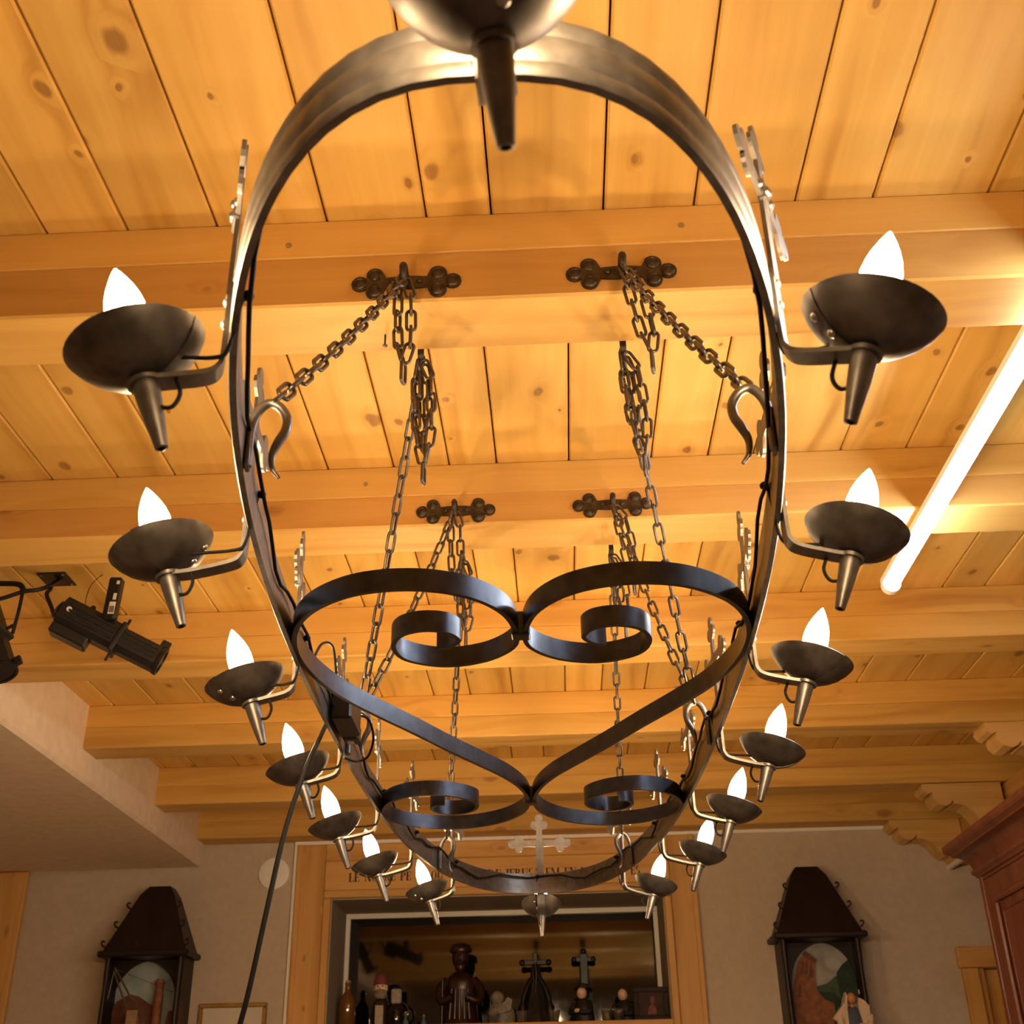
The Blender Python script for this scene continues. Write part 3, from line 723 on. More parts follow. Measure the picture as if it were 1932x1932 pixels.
wpart('outer_bead', (CX1 - .022, YW - .032, NZ0 - .6), (CX1 + .002, YW - .001, CZ + .001), M['casing'], .004)
wpart('lower_panel', (NX0 - .001, YW - .012, NZ0 - .6), (NX1 + .001, YW - .0005, NZ0 - .036), M['casing_h'], .003)

# serif lettering printed on the lintel: thick stems, thin bars, small serifs
def letter(chh):
    T, t, h = .17, .055, 1.0
    R = lambda x0, z0, x1, z1: [(x0, z0), (x1, z0), (x1, z1), (x0, z1)]
    def stem(x, z0=0, z1=1, th=T, serif=True):
        p = [R(x, z0, x + th, z1)]
        if serif: p += [R(x - .07, z0, x + th + .07, z0 + t), R(x - .07, z1 - t, x + th + .07, z1)]
        return p
    def bowl(cx, cz, rx, rz, a0, a1, th=T, n=10):
        q = []
        for i in range(n):
            a, b = radians(a0 + (a1 - a0) * i / n), radians(a0 + (a1 - a0) * (i + 1) / n)
            wa, wb = t + (th - t) * abs(cos(a)), t + (th - t) * abs(cos(b))
            q.append([(cx + rx * cos(a), cz + rz * sin(a)), (cx + rx * cos(b), cz + rz * sin(b)), (cx + (rx - wb) * cos(b), cz + (rz - t) * sin(b)), (cx + (rx - wa) * cos(a), cz + (rz - t) * sin(a))])
        return q
    def diag(x0, z0, x1, z1, th): return [[(x0, z0), (x0 + th, z0), (x1 + th, z1), (x1, z1)]]
    S_ = {'L': (.58, stem(.08) + [R(.25, 0, .55, t), R(.49, 0, .55, .28)]),
     'E': (.60, stem(.08) + [R(.25, 0, .55, t), R(.25, 1 - t, .55, 1), R(.25, .49, .45, .49 + t), R(.50, 0, .56, .26), R(.50, .74, .56, 1), R(.40, .40, .45, .63)]),
     'N': (.74, stem(.08, th=t) + stem(.60, th=t) + diag(.08, 1, .50, 0, T)),
     'O': (.72, bowl(.36, .5, .32, .52, 0, 360, n=22)), '0': (.56, bowl(.27, .5, .24, .51, 0, 360, n=20)),
     'T': (.62, stem(.22) + [R(.02, 1 - t, .60, 1), R(.02, .74, .08, 1), R(.54, .74, .60, 1)]),
     'R': (.72, stem(.08) + bowl(.30, .76, .28, .24, -90, 90) + [R(.2, 1 - t, .32, 1), R(.2, .52, .32, .52 + t)] + diag(.56, 0, .30, .54, T * .9)),
     'P': (.62, stem(.08) + bowl(.30, .74, .28, .26, -90, 90) + [R(.2, 1 - t, .32, 1), R(.2, .48, .32, .48 + t)]),
     'U': (.72, stem(.08, .3, 1) + [R(.58, .3, .58 + t, 1), R(.50, 1 - t, .72, 1)] + bowl(.36, .30, .28, .31, 180, 360)),
     'D': (.74, stem(.08) + bowl(.30, .5, .38, .5, -90, 90) + [R(.2, 0, .32, t), R(.2, 1 - t, .32, 1)]),
     'J': (.44, stem(.18, .0, 1) + bowl(.17, .02, .16, .14, 180, 360)),
     'S': (.56, bowl(.28, .745, .22, .255, 40, 250) + bowl(.28, .255, .24, .255, -140, 80)),
     'A': (.72, diag(.0 + .06, 0, .30, 1, t) + diag(.50, 0, .28, 1, T) + [R(.18, .32, .52, .32 + t), R(.0, 0, .22, t), R(.44, 0, .74, t)]),
     'M': (.92, stem(.08, th=t) + stem(.70, th=T) + diag(.42, 0, .08, 1, T) + diag(.42, 0, .74, 1, t)),
     '1': (.40, stem(.13) + [R(.02, .84, .16, .84 + t)]),
     '6': (.56, bowl(.28, .31, .25, .31, 0, 360, n=20) + bowl(.42, .31, .38, .69, 95, 180))}
    return S_[chh]
letters = {}
def put(word, xa, xb, z0=ZC + 1.028, h=.039):
    wd = sum(letter(c)[0] for c in word); k = (xb - xa) / wd; x = xa
    for c in word:
        adv, polys = letter(c); b = MB()
        for p in polys: b.prism([(q[0] * k, q[1] * h) for q in p], -.0006, 0, 1)
        o = b.build('letter', M['ink'], wn_); o.location = Vector((x, YW - .0202, z0)) - wo; x += adv * k
LX = lambda px: pY(px, 1655, YW - .02).x
for wd, a, b in (('LE', 657.6, 679), ('NOTRE', 688, 747), ('PE', 755, 776), ('OU', 813, 836), ('L', 901, 911), ('DE', 920, 946), ('JERUSALEM', 953, 1056), ('EN', 1065, 1088), ('160', 1096, 1117), ('ES', 1190, 1209)):
    put(wd, LX(a), LX(b))

# white cable duct along the wall top and down the left of the casing
cdt = empty('cable_duct', (-1.215, YW, ZC + 1.20)); tag(cdt, 'thin white cable duct along the wall top and casing edge', 'cable duct')
MB().box((-.01, -.016, .0), (2.73, -.0005, .020), .002).build('level_run', M['white'], cdt)
MB().box((-.010, -.016, -.80), (.008, -.0005, -.001), .002).build('upright_run', M['white'], cdt)
dct = MB().box((-.01, -.2, -.009), (.01, .2, .009), .002).build('cable_duct', M['white']); dct.location = (1.742, YW - .202, ZC + 1.022); tag(dct, 'short white duct under the girder by the cabinet corner', 'cable duct')

# smoke detector
sd = empty('smoke_detector', pY(517, 1648, YW - .01)); sd.location.y = YW; tag(sd, 'round white smoke detector high on the back wall', 'smoke detector')
RX = Matrix.Rotation(pi / 2, 4, 'X')
MB().lathe([(.070, 0), (.0715, .006), (.070, .013), (.060, .017), (.034, .0185), (.032, .0165), (.029, .0165), (.027, .019), (.014, .0195), (.012, .0175), (.010, .0175), (.008, .0195), (.001, .0198)], 36, RX).build('cover', M['white'], sd, 40)
MB().lathe([(.004, 0), (.004, .021), (.002, .022)], 10, Matrix.Translation((.045, 0, 0)) @ RX).build('test_button', M['white'], sd, 40)

# gold-framed picture low on the wall
pc = pY(443, 1893, YW); fx0, fx1, fzt = pY(378, 1893, YW).x, pY(506, 1890, YW).x, pc.z
pf = empty('framed_picture', ((fx0 + fx1) / 2, YW, fzt - .40)); tag(pf, 'gold-framed picture with a pale mat below the smoke detector', 'picture')
fw = (fx1 - fx0) / 2
for name, lo, hi in (('frame_rail', (-fw, -.018, .382), (fw, -.0005, .40)), ('frame_rail', (-fw, -.018, 0), (fw, -.0005, .018)), ('frame_stile', (-fw, -.018, .0185), (-fw + .018, -.0005, .3815)), ('frame_stile', (fw - .018, -.018, .0185), (fw, -.0005, .3815))):
    MB().box(lo, hi, .004).build(name, M['gold'], pf)
MB().box((-fw + .018, -.008, .018), (fw - .018, -.0005, .382)).build('mat_board', M['mat'], pf)
MB().box((-fw + .075, -.0095, .07), (fw - .075, -.0082, .315)).build('print', M['print'], pf)

# wooden upright at the left, door on the right
trim = MB().box((XLW + .001, YW - .03, 0), (-2.455, YW - .0005, ZC + 1.112), .004).build('trim_1', M['casing']); struct(trim, 'broad pine upright at the left end of the back wall')
dr = empty('door_1', (2.1, YW, 0)); struct(dr, 'pine door in its casing at the right end of the back wall')
def dpart(name, lo, hi, mat, c_=.004):
    lo, hi = Vector(lo), Vector(hi); c = (lo + hi) / 2
    o = MB().box(lo - c, hi - c, c_).build(name, mat, dr); o.location = c - dr.location; return o
dpart('casing_upright', (1.712, YW - .03, 0), (DX0, YW - .0005, DZ1 - .001), M['casing'])
dpart('casing_upright', (DX1, YW - .03, 0), (DX1 + .07, YW - .0005, DZ1 - .001), M['casing'])
dpart('casing_head', (1.700, YW - .034, DZ1), (DX1 + .08, YW - .0005, ZC + .685), M['casing_h'])
dpart('jamb', (DX0 + .001, YW - .001, 0), (DX0 + .03, YW + .11, DZ1 - .001), M['casing'], .002)
dpart('leaf', (DX0 + .031, YW + .05, .005), (DX1, YW + .09, DZ1 - .002), M['casing'], .002)
for (x0, x1) in ((DX0 + .10, DX0 + .33), (DX0 + .39, DX0 + .62)):
    for (z0, z1) in ((.15, .85), (1.0, 1.78)): dpart('raised_panel', (x0, YW + .036, z0), (x1, YW + .0495, z1), M['casing'], .012)
for z in (.25, 1.05, 1.7): MB().lathe([(.006, -.04), (.006, .04)], 10).build('hinge', M['steel'], dr).location = Vector((DX0 + .03, YW + .045, z)) - dr.location

# ------------------------------------------------------------------ mahogany cabinet on the right
KX, KY0, KY1, KZ, KB = 1.38, 2.75, 4.045, ZC + .738, 2.0
kb = empty('cabinet', ((KX + KB) / 2, (KY0 + KY1) / 2, 0)); tag(kb, 'tall red-brown mahogany cabinet with a moulded cornice', 'cabinet')
ko = kb.location.copy()
def kpart(name, lo, hi, c_=.003, mat='mahogany'):
    lo, hi = Vector(lo), Vector(hi); c = (lo + hi) / 2
    o = MB().box(lo - c, hi - c, c_).build(name, M[mat], kb); o.location = c - ko; return o
kpart('carcass', (KX + .022, KY0, .0), (KB, KY1, KZ))
prof = [(-.01, -.02), (.006, -.018), (.010, -.010), (.018, -.004), (.018, .006), (.012, .010), (.016, .026), (.028, .044), (.046, .056), (.060, .060), (.060, .066), (.066, .070), (.076, .074), (.080, .082), (.080, .098), (-.01, .100)]
b = MB(); vs = []; fs = []; m_ = len(prof)
for (o_, z) in prof:
    vs += [(KB, KY0 - o_, KZ + z), (KX - o_, KY0 - o_, KZ + z), (KX - o_, KY1 + o_, KZ + z), (KB, KY1 + o_, KZ + z)]
for i in range(m_ - 1):
    for k in range(3): fs.append((i * 4 + k, i * 4 + k + 1, i * 4 + 5 + k, i * 4 + 4 + k))
fs.append(((m_ - 1) * 4, (m_ - 1) * 4 + 1, (m_ - 1) * 4 + 2, (m_ - 1) * 4 + 3))
b.add(vs, fs); b.xf(Matrix.Translation(-ko)); b.build('cornice', M['mahogany'], kb, 25)
for (y0, y1) in ((KY1 - .62, KY1 - .03), (KY0 + .03, KY1 - .65)):
    d_ = empty('door_frame', parent=kb); bpy.data.objects.remove(d_)
    lf = kpart('door', (KX + .0, y0, .10), (KX + .0215, y1, KZ - .03), .003)
    lo_ = Vector(lf.location) + ko
    def sub(name, lo, hi, c_):
        lo, hi = Vector(lo), Vector(hi); c = (lo + hi) / 2
        o = MB().box(lo - c, hi - c, c_).build(name, M['mahogany'], lf); o.location = c - lo_
    py0, py1, pz0, pz1 = y0 + .115, y1 - .115, .30, KZ - .115
    for (a, bb) in (((py0 - .022, pz0), (py0, pz1)), ((py1, pz0), (py1 + .022, pz1)), ((py0 - .022, pz1), (py1 + .022, pz1 + .022)), ((py0 - .022, pz0 - .022), (py1 + .022, pz0))):
        sub('panel_moulding', (KX - .014, a[0], a[1]), (KX - .0002, bb[0], bb[1]), .006)
    sub('raised_panel', (KX - .008, py0 + .03, pz0 + .03), (KX - .0002, py1 - .03, pz1 - .03), .007)
kpart('corner_stile', (KX - .004, KY1 - .028, .0), (KX + .0215, KY1 - .001, KZ - .001), .004)
kpart('frieze', (KX + .0, KY0, KZ - .029), (KX + .0215, KY1 - .029, KZ - .001), .002)

# ------------------------------------------------------------------ the two painted wall shrines
SKY = plain('painted_sky', (.30, .36, .36), .7, 0, .35, 9)
SKY2 = plain('painted_cloud_sky', (.33, .32, .30), .7, 0, .3, 14)
BRICK = plain('painted_brick', (.24, .085, .035), .7, 0, .3, 40)
BRICK2 = plain('painted_roof', (.14, .05, .026), .7, 0, .3, 40)
GREEN = plain('painted_green', (.05, .085, .045), .8, 0, .3, 30)
GREEN2 = plain('painted_dark_green', (.018, .04, .024), .8, 0, .3, 30)
CLOTH = plain('cream_cloth', (.60, .47, .34), .85, 0, .1, 60)
BLUE = plain('blue_cloth', (.07, .085, .14), .85, 0, .15, 60)
SKIN = plain('carved_skin', (.50, .22, .09), .5, 0, .15, 40)
BROWN = plain('brown_robe', (.05, .022, .012), .6, 0, .2, 40)
def shrine(label, x0, x1, ze, ztop, tx0, tx1, arch, left, green):
    """x0..x1 body, ze eave height, ztop roof top, depth .17 from the wall"""
    xc = (x0 + x1) / 2; D = .17; zb = ze - .50
    e = empty('wall_shrine', (xc, YW, zb)); tag(e, label, 'shrine', 'dark wooden wall shrines'); eo = e.location.copy()
    def T(mb, name, mat, parent=None, smooth=None):
        mb.xf(Matrix.Translation(-eo)); return mb.build(name, mat, parent or e, smooth)
    mat = M['darkwood']
    # roof: a tall hipped cap with a chamfered crown
    r0, r1 = x0 - .012, x1 + .012; y0 = YW - D - .014; y1 = YW - .0006
    zc_ = ztop - .040
    lev = [(r0, r1, y0, ze + .012), (tx0 - .030, tx1 + .030, YW - .105, zc_), (tx0, tx1, YW - .080, ztop)]
    vs = []; fs = []
    for (a, b_, yy, z) in lev: vs += [(a, yy, z), (b_, yy, z), (b_, y1, z), (a, y1, z)]
    for i in range(2):
        for k in range(4): fs.append((i * 4 + k, i * 4 + (k + 1) % 4, i * 4 + 4 + (k + 1) % 4, i * 4 + 4 + k))
    fs += [(3, 2, 1, 0), (8, 9, 10, 11)]
    T(MB().add(vs, fs), 'roof', mat)
    T(MB().box((x0 - .030, YW - D - .032, ze - .014), (x1 + .030, y1, ze + .0115), .006), 'eave', mat)
    # little scroll pegs climbing the two front hips
    for sgn in (-1, 1):
        for f in (.06, .40, .74):
            bx = (r0 if sgn < 0 else r1); tx_ = (tx0 - .030 if sgn < 0 else tx1 + .030)
            px_ = bx + (tx_ - bx) * f; z = ze + .012 + (zc_ - ze - .012) * f; yy = y0 + (YW - .105 - y0) * f
            pts = [(px_ - sgn * .004, yy, z), (px_ + sgn * .009, yy - .004, z + .006), (px_ + sgn * .016, yy - .006, z + .018), (px_ + sgn * .010, yy - .006, z + .026), (px_ + sgn * .002, yy - .005, z + .022)]
            T(MB().tube(spline(pts, 4), .0042, 7), 'peg', mat, None, 50)
    # body: back, sides, posts, arched front frame
    T(MB().box((x0, YW - D + .02, zb), (x0 + .014, y1, ze - .0145)), 'side_board', mat)
    T(MB().box((x1 - .014, YW - D + .02, zb), (x1, y1, ze - .0145)), 'side_board', mat)
    for xx in (x0 + .012, x1 - .012):
        T(MB().lathe([(.010, zb), (.012, zb + .06), (.009, zb + .10), (.011, zb + .25), (.009, zb + .36), (.012, zb + .42), (.012, ze - .0145)], 10, Matrix.Translation((xx, YW - D + .006, 0))), 'corner_post', mat, None, 40)
    ax_, az_, aw, ah = arch          # apex x, apex z, half width, spring drop
    yb, yf = YW - .062, YW - .050
    pt = lambda s_, q: (ax_ + s_ * aw * (1 - (1 - q) ** 2.1), az_ - ah * (q ** 1.55))
    side_l = [pt(-1, q / 10) for q in range(11)]; side_r = [pt(1, q / 10) for q in range(11)]
    xa, xb_ = x0 + .0145, x1 - .0145; zt_ = ze - .015
    for side, xe in ((side_l, xa), (side_r, xb_)):
        inner = [(ax_, zt_)] + side + [(side[-1][0], zb)]
        n_ = len(inner); vs = []; fs = []
        for yq in (yb, yf):
            for (x_, z_) in inner: vs.append((x_, yq, z_))
            for (x_, z_) in inner: vs.append((xe, yq, z_))
        for i in range(n_ - 1):
            fs += [(i, i + 1, n_ + i + 1, n_ + i), (2 * n_ + i, 2 * n_ + i + 1, 3 * n_ + i + 1, 3 * n_ + i), (i, i + 1, 2 * n_ + i + 1, 2 * n_ + i), (n_ + i, n_ + i + 1, 3 * n_ + i + 1, 3 * n_ + i)]
        T(MB().add(vs, fs), 'arch_board', mat)
    T(MB().box((xa, YW - .030, zb), (xb_, YW - .020, zt_)), 'painted_backdrop', SKY if left else SKY2)
    T(MB().box((xa, YW - D + .02, zb - .02), (xb_, YW - .0206, zb + .002), .002), 'floor_board', mat)
    return e, T, (xa, xb_, zb, zt_, ax_, az_)
def flat(T, name, pts, mat, y, th=.006): return T(MB().prism(pts, y - th, y, 1), name, mat)
# left shrine: town wall, tower and a wooden crane
g = lambda px, py, Y: (lambda q: (q.x, q.z))(pY(px, py, Y))
YF_ = YW - .17
eL, TL, iL = shrine('dark wooden wall shrine with a blue sky, brick tower and crane', -1.985, -1.645, ZC + .722, ZC + 1.02, -1.86, -1.765, (pY(280, 1813, YW - .06).x, pY(280, 1813, YW - .06).z, .142, .20), True, True)
yy = YW - .034
flat(TL, 'painted_wall', [g(205, 1932, yy), g(205, 1908, yy), g(222, 1890, yy), g(245, 1876, yy), g(262, 1880, yy), g(290, 1899, yy), g(292, 1932, yy)], BRICK2, yy)
flat(TL, 'painted_wall', [g(312, 1932, yy), g(318, 1908, yy), g(331, 1906, yy), g(333, 1932, yy)], BRICK2, yy)
yt = YW - .055
tb = pY(299, 1932, yt); tt = pY(304, 1852, yt)
TL(MB().lathe([(.021, tb.z - .06), (.021, tt.z - .06), (.018, tt.z - .055), (.018, tt.z - .012), (.023, tt.z - .010), (.023, tt.z), (.015, tt.z + .001), (.015, tt.z + .010), (.004, tt.z + .011)], 14, Matrix.Translation((tt.x, yt - .01, 0))), 'brick_tower', BRICK, None, 40)
yc = YW - .150
P3 = lambda px, py, Y: pY(px, py, Y)
CR = plain('crane_timber', (.10, .06, .035), .6, 0, .2, 50)
TL(MB().tube([P3(217, 1826, yc), P3(273, 1932, yc)], .0045, 6), 'crane_beam', CR)
TL(MB().tube([P3(215, 1832, yc), P3(242, 1912, yc)], .0045, 6), 'crane_beam', CR)
TL(MB().tube([P3(215, 1832, yc), P3(203, 1885, yc)], .0025, 6), 'crane_stay', M['steel'])
TL(MB().tube([P3(222, 1830, yc), P3(328, 1872, YW - .07)], .0012, 5), 'crane_rope', CR)
TL(MB().box(P3(238, 1932, yc) - Vector((0, .02, .05)), P3(262, 1906, yc) + Vector((0, .02, 0)), .003), 'crane_load', plain('pale_timber', (.30, .19, .10), .6, 0, .2, 40))
# right shrine: ruin, hills and a carved figure standing before it
eR, TR, iR = shrine('dark wooden wall shrine with a ruin and green hill painting', .925, 1.262, ZC + .728, ZC + 1.03, 1.045, 1.140, (pY(1546, 1777, YW - .06).x, pY(1546, 1777, YW - .06).z, .140, .19), False, False)
flat(TR, 'painted_hill', [g(1530, 1932, yy), g(1538, 1862, yy), g(1560, 1856, yy), g(1576, 1842, yy), g(1592, 1838, yy), g(1620, 1850, yy), g(1626, 1932, yy)], GREEN, yy)
flat(TR, 'painted_tree', [g(1590, 1905, yy - .007), g(1578, 1836, yy - .007), g(1588, 1820, yy - .007), g(1603, 1808, yy - .007), g(1616, 1828, yy - .007), g(1624, 1900, yy - .007)], GREEN2, yy - .007)
flat(TR, 'painted_shore', [g(1525, 1900, yy - .007), g(1540, 1872, yy - .007), g(1570, 1872, yy - .007), g(1585, 1885, yy - .007), g(1588, 1905, yy - .007)], GREEN2, yy - .007)
flat(TR, 'painted_ruin', [g(1494, 1932, yy - .014), g(1497, 1860, yy - .014), g(1505, 1815, yy - .014), g(1518, 1797, yy - .014), g(1537, 1812, yy - .014), g(1536, 1840, yy - .014), g(1541, 1868, yy - .014), g(1556, 1886, yy - .014), g(1575, 1893, yy - .014), g(1575, 1932, yy - .014)], BRICK, yy - .014)
flat(TR, 'painted_ledge', [g(1512, 1800, yy - .021), g(1519, 1794, yy - .021), g(1540, 1810, yy - .021), g(1538, 1815, yy - .021)], BRICK2, yy - .021)
for (a_, b_) in ((1510, 1812), (1518, 1812), (1527, 1818), (1506, 1855)):
    flat(TR, 'painted_window', [g(a_, b_ + 26, yy - .021), g(a_ + 1, b_ + 4, yy - .021), g(a_ + 3, b_, yy - .021), g(a_ + 6, b_ + 5, yy - .021), g(a_ + 6, b_ + 26, yy - .021)], BRICK2, yy - .021, .002)
TR(MB().tube(spline([P3(1541, 1800, yy - .03), P3(1549, 1808, yy - .03), P3(1548, 1818, yy - .03), P3(1556, 1824, yy - .03), P3(1566, 1834, yy - .03)], 5), .003, 6), 'painted_cloud', SKY2, None, 50)
# the bald figure in a cream cloak
hc = pY(1607, 1884, YW - .22); k_ = .0031
fg = empty('carved_figure', (hc.x, YW - .20, hc.z - .26)); tag(fg, 'bald carved figure in a cream cloak and blue tunic before the right shrine', 'figurine'); fo = fg.location.copy()
def FP(px, py, dy=0.0):
    q = pY(px, py, YW - .20 + dy); return q - fo
body = MB().lathe([(.045, 0), (.050, .03), (.044, .10), (.038, .16), (.040, .20), (.026, .222), (.012, .232)], 18, Matrix.Diagonal((1, .75, 1, 1))); body.build('tunic', BLUE, fg, 50)
hd = MB().ball((0, -.012, .262), .021, 18, 12, (.92, 1, 1.08)); hd.ball((0, -.0335, .258), .0045, 8, 6, (.8, 1, 1.3)); hd.ball((-.0195, -.012, .260), .0045, 8, 6, (.5, 1, 1.2)); hd.ball((.0195, -.012, .260), .0045, 8, 6, (.5, 1, 1.2))
hd.lathe([(.008, .225), (.009, .245)], 10, Matrix.Translation((0, -.006, 0))); hd.build('head', SKIN, fg, 60)
MB().prism([(-.052, .0), (-.058, .10), (-.060, .17), (-.088, .185), (-.052, .225), (-.034, .245), (-.024, .285), (-.018, .268), (-.024, .232), (-.026, .19), (-.030, .0)], -.030, .012, 1).build('cloak_panel', CLOTH, fg)
MB().prism([(.030, .0), (.026, .12), (.030, .17), (.024, .20), (.020, .235), (.026, .262), (.046, .252), (.064, .232), (.064, .20), (.074, .196), (.068, .14), (.056, .0)], -.034, .012, 1).build('cloak_panel', CLOTH, fg)
MB().prism([(-.05, .0), (.05, .0), (.048, .20), (.030, .268), (-.028, .27), (-.05, .2)], .013, .024, 1).build('cloak_back', CLOTH, fg)
MB().box((.026, -.040, .275), (.032, -.034, .292), .001).build('staff_tip', plain('pale_staff', (.55, .36, .2), .6), fg)
MB().tube(spline([(-.052, -.01, .20), (-.058, -.03, .16), (-.046, -.045, .13), (-.030, -.05, .128)], 5), [.016] * 8 + [.013] * 8, 10).build('sleeve', CLOTH, fg, 50)
MB().tube(spline([(.056, -.01, .20), (.060, -.03, .165), (.040, -.046, .15), (.022, -.05, .152)], 5), [.016] * 8 + [.013] * 8, 10).build('sleeve', CLOTH, fg, 50)
hnd = MB().ball((.016, -.055, .155), .010, 10, 8, (1, .8, 1.1))
for i in range(4): hnd.tube([(.010 + .004 * i, -.060, .150 + .0005 * i), (.008 + .004 * i, -.064, .157), (.009 + .004 * i, -.062, .163)], .0022, 6)
hnd.build('hand', SKIN, fg, 60)

# ------------------------------------------------------------------ figures and bottles on the window sill
ZS = NZ0 + .0005
def stand(name, px, Y, label, cat, group='figures and bottles on the window sill'):
    p = pY(px, 1900, Y); e = empty(name, (p.x, Y, ZS)); return tag(e, label, cat, group)
def topz(px, py, Y): return pY(px, py, Y).z - ZS
GLS = plain('amber_glass', (.16, .065, .014), .08, 0, .1, 20, 0, .7, .6)
DKG = plain('dark_glass', (.018, .013, .012), .08, 0, .1, 20, 0, .7, .6)
CORK = plain('cork', (.40, .25, .13), .8, 0, .2, 80)
WD = plain('carved_dark_oak', (.030, .009, .005), .32, 0, .35, 40, .2)
BRZ = plain('dark_bronze', (.022, .017, .014), .4, .5, .4, 40, .2)
BLB = plain('blue_black_metal', (.020, .026, .034), .4, .5, .3, 40)
STONE = plain('pale_soapstone', (.24, .21, .17), .6, 0, .3, 60, .2)
FACE = plain('painted_face', (.78, .52, .38), .5, 0, .1, 60)
RED = plain('red_cap', (.16, .035, .025), .7, 0, .2, 40)
BLK = plain('black_habit', (.012, .011, .012), .55, 0, .2, 40)
LABELP = plain('paper_label', (.42, .36, .27), .8, 0, .15, 80)
BEARD = plain('grey_beard', (.20, .17, .11), .8, 0, .4, 90, .3)
# bottle
Y = 5.66; e = stand('bottle', 655, Y, 'amber glass bottle with a cork at the left end of the sill', 'bottle'); h = topz(655, 1850, Y)
MB().lathe([(.034, 0), (.037, .004), (.037, h - .105), (.034, h - .080), (.018, h - .055), (.0125, h - .045), (.0125, h - .018), (.014, h - .016), (.014, h - .010)], 22).build('glass', GLS, e, 40)
MB().lathe([(.010, h - .0105), (.012, h - .006), (.012, h - .001), (.009, h)], 12).build('cork', CORK, e, 40)
# bearded figure bottle
Y = 5.66; e = stand('figure_bottle', 718, Y, 'bearded figure bottle with a red cap beside the amber bottle', 'bottle'); h = topz(718, 1838, Y)
MB().lathe([(.036, 0), (.038, .006), (.038, h - .125), (.030, h - .105), (.020, h - .098)], 20).build('body', DKG, e, 40)
MB().box((-.018, -.040, .01), (.018, -.0365, h - .135)).build('label', LABELP, e)
MB().ball((0, -.002, h - .062), .031, 16, 10, (1, .95, 1.05)).build('head', FACE, e, 60)
MB().ball((0, -.014, h - .085), .031, 14, 8, (1, .75, .9)).build('beard', BEARD, e, 60)
MB().ball((0, -.034, h - .060), .006, 8, 6).build('nose', FACE, e, 60)
for s_ in (-1, 1): MB().ball((.011 * s_, -.031, h - .054), .0035, 8, 6).build('eye', BLK, e, 60)
MB().lathe([(.034, h - .046), (.035, h - .040), (.030, h - .020), (.026, h - .004), (.012, h)], 18).build('cap', RED, e, 40)
# pale-headed dark jug
Y = 5.77; e = stand('figure_jug', 748, Y, 'dark jug figure with a square cream head and gleaming belly', 'jug'); h = topz(744, 1865, Y)
MB().lathe([(.028, 0), (.036, .02), (.038, .05), (.034, h - .085), (.018, h - .065)], 20).build('belly', DKG, e, 40)
MB().box((-.024, -.020, h - .066), (.022, .018, h - .002), .006).build('head', LABELP, e)
MB().tube(spline([(.030, 0, .04), (.052, 0, .06), (.050, 0, h - .08), (.026, 0, h - .06)], 5), .005, 8).build('handle', DKG, e, 50)
MB().lathe([(.026, h - .003), (.020, h + .004), (.006, h + .006)], 14).build('lid', DKG, e, 40)
# small blue flasks
for px, lab in ((766, 'small blue glass flask left of the tall dark statue'), (800, 'tiny blue glass flask just beside the tall statue')):
    Y = 5.62; e = stand('flask', px, Y, lab, 'flask'); h = topz(px, 1912 if px < 780 else 1918, Y)
    MB().lathe([(.012, 0), (.013, h * .4), (.006, h * .62), (.005, h * .9), (.007, h)], 12).build('glass', plain('blue_glass', (.10, .16, .22), .1), e, 40)
    MB().lathe([(.005, h + .0002), (.006, h + .006), (.003, h + .008)], 10).build('stopper', CORK, e, 40)
# tall carved statue
Y = 5.68; e = stand('carved_statue', 869, Y, 'tall dark carved oak statue, the largest figure on the sill', 'statue'); h = topz(869, 1780, Y)
MB().lathe([(.092, 0), (.092, .02), (.080, .03), (.074, .10), (.066, h - .19), (.070, h - .17), (.056, h - .145), (.030, h - .125)], 22, Matrix.Diagonal((1, .7, 1, 1))).build('robe', WD, e, 45)
for s_ in (-1, 1):
    MB().tube(spline([(.060 * s_, 0, h - .16), (.090 * s_, -.02, h - .20), (.084 * s_, -.045, h - .25), (.030 * s_, -.062, h - .235)], 5), [.022] * 6 + [.018] * 10, 10).build('arm', WD, e, 50)
MB().ball((0, -.008, h - .062), .044, 18, 12, (.9, 1, 1.15)).build('head', WD, e, 60)
MB().ball((0, -.052, h - .068), .010, 10, 8, (.8, 1, 1.5)).build('nose', WD, e, 60)
MB().ball((0, -.030, h - .105), .026, 12, 8, (1, .8, 1.0)).build('beard', WD, e, 60)
MB().lathe([(.049, h - .040), (.052, h - .030), (.044, h - .010), (.030, h - .001), (.004, h)], 20).build('crown', WD, e, 45)
for k in range(5): MB().tube([(-.045 + .0225 * k, -.056, .03), (-.036 + .018 * k, -.048, h - .2)], .006, 7).build('robe_fold', WD, e, 50)
MB().tube([(-.080, -.045, .0), (-.078, -.045, h - .16)], .007, 8).build('staff', WD, e, 50)
# pale crouching stone figure
Y = 5.64; e = stand('stone_figure', 946, Y, 'pale grey crouching stone figure right of the tall statue', 'figurine'); h = topz(946, 1870, Y)
MB().lathe([(.062, 0), (.066, .02), (.060, h - .09), (.046, h - .055), (.024, h - .045)], 18, Matrix.Diagonal((1, .7, 1, 1))).build('cloak', STONE, e, 45)
MB().ball((-.016, -.012, h - .030), .030, 16, 10, (1, 1, 1.0)).build('head', STONE, e, 60)
MB().prism([(-.02, h - .10), (.045, h - .085), (.050, h - .04), (.03, h - .03)], -.052, -.030, 1).build('raised_hand', STONE, e)
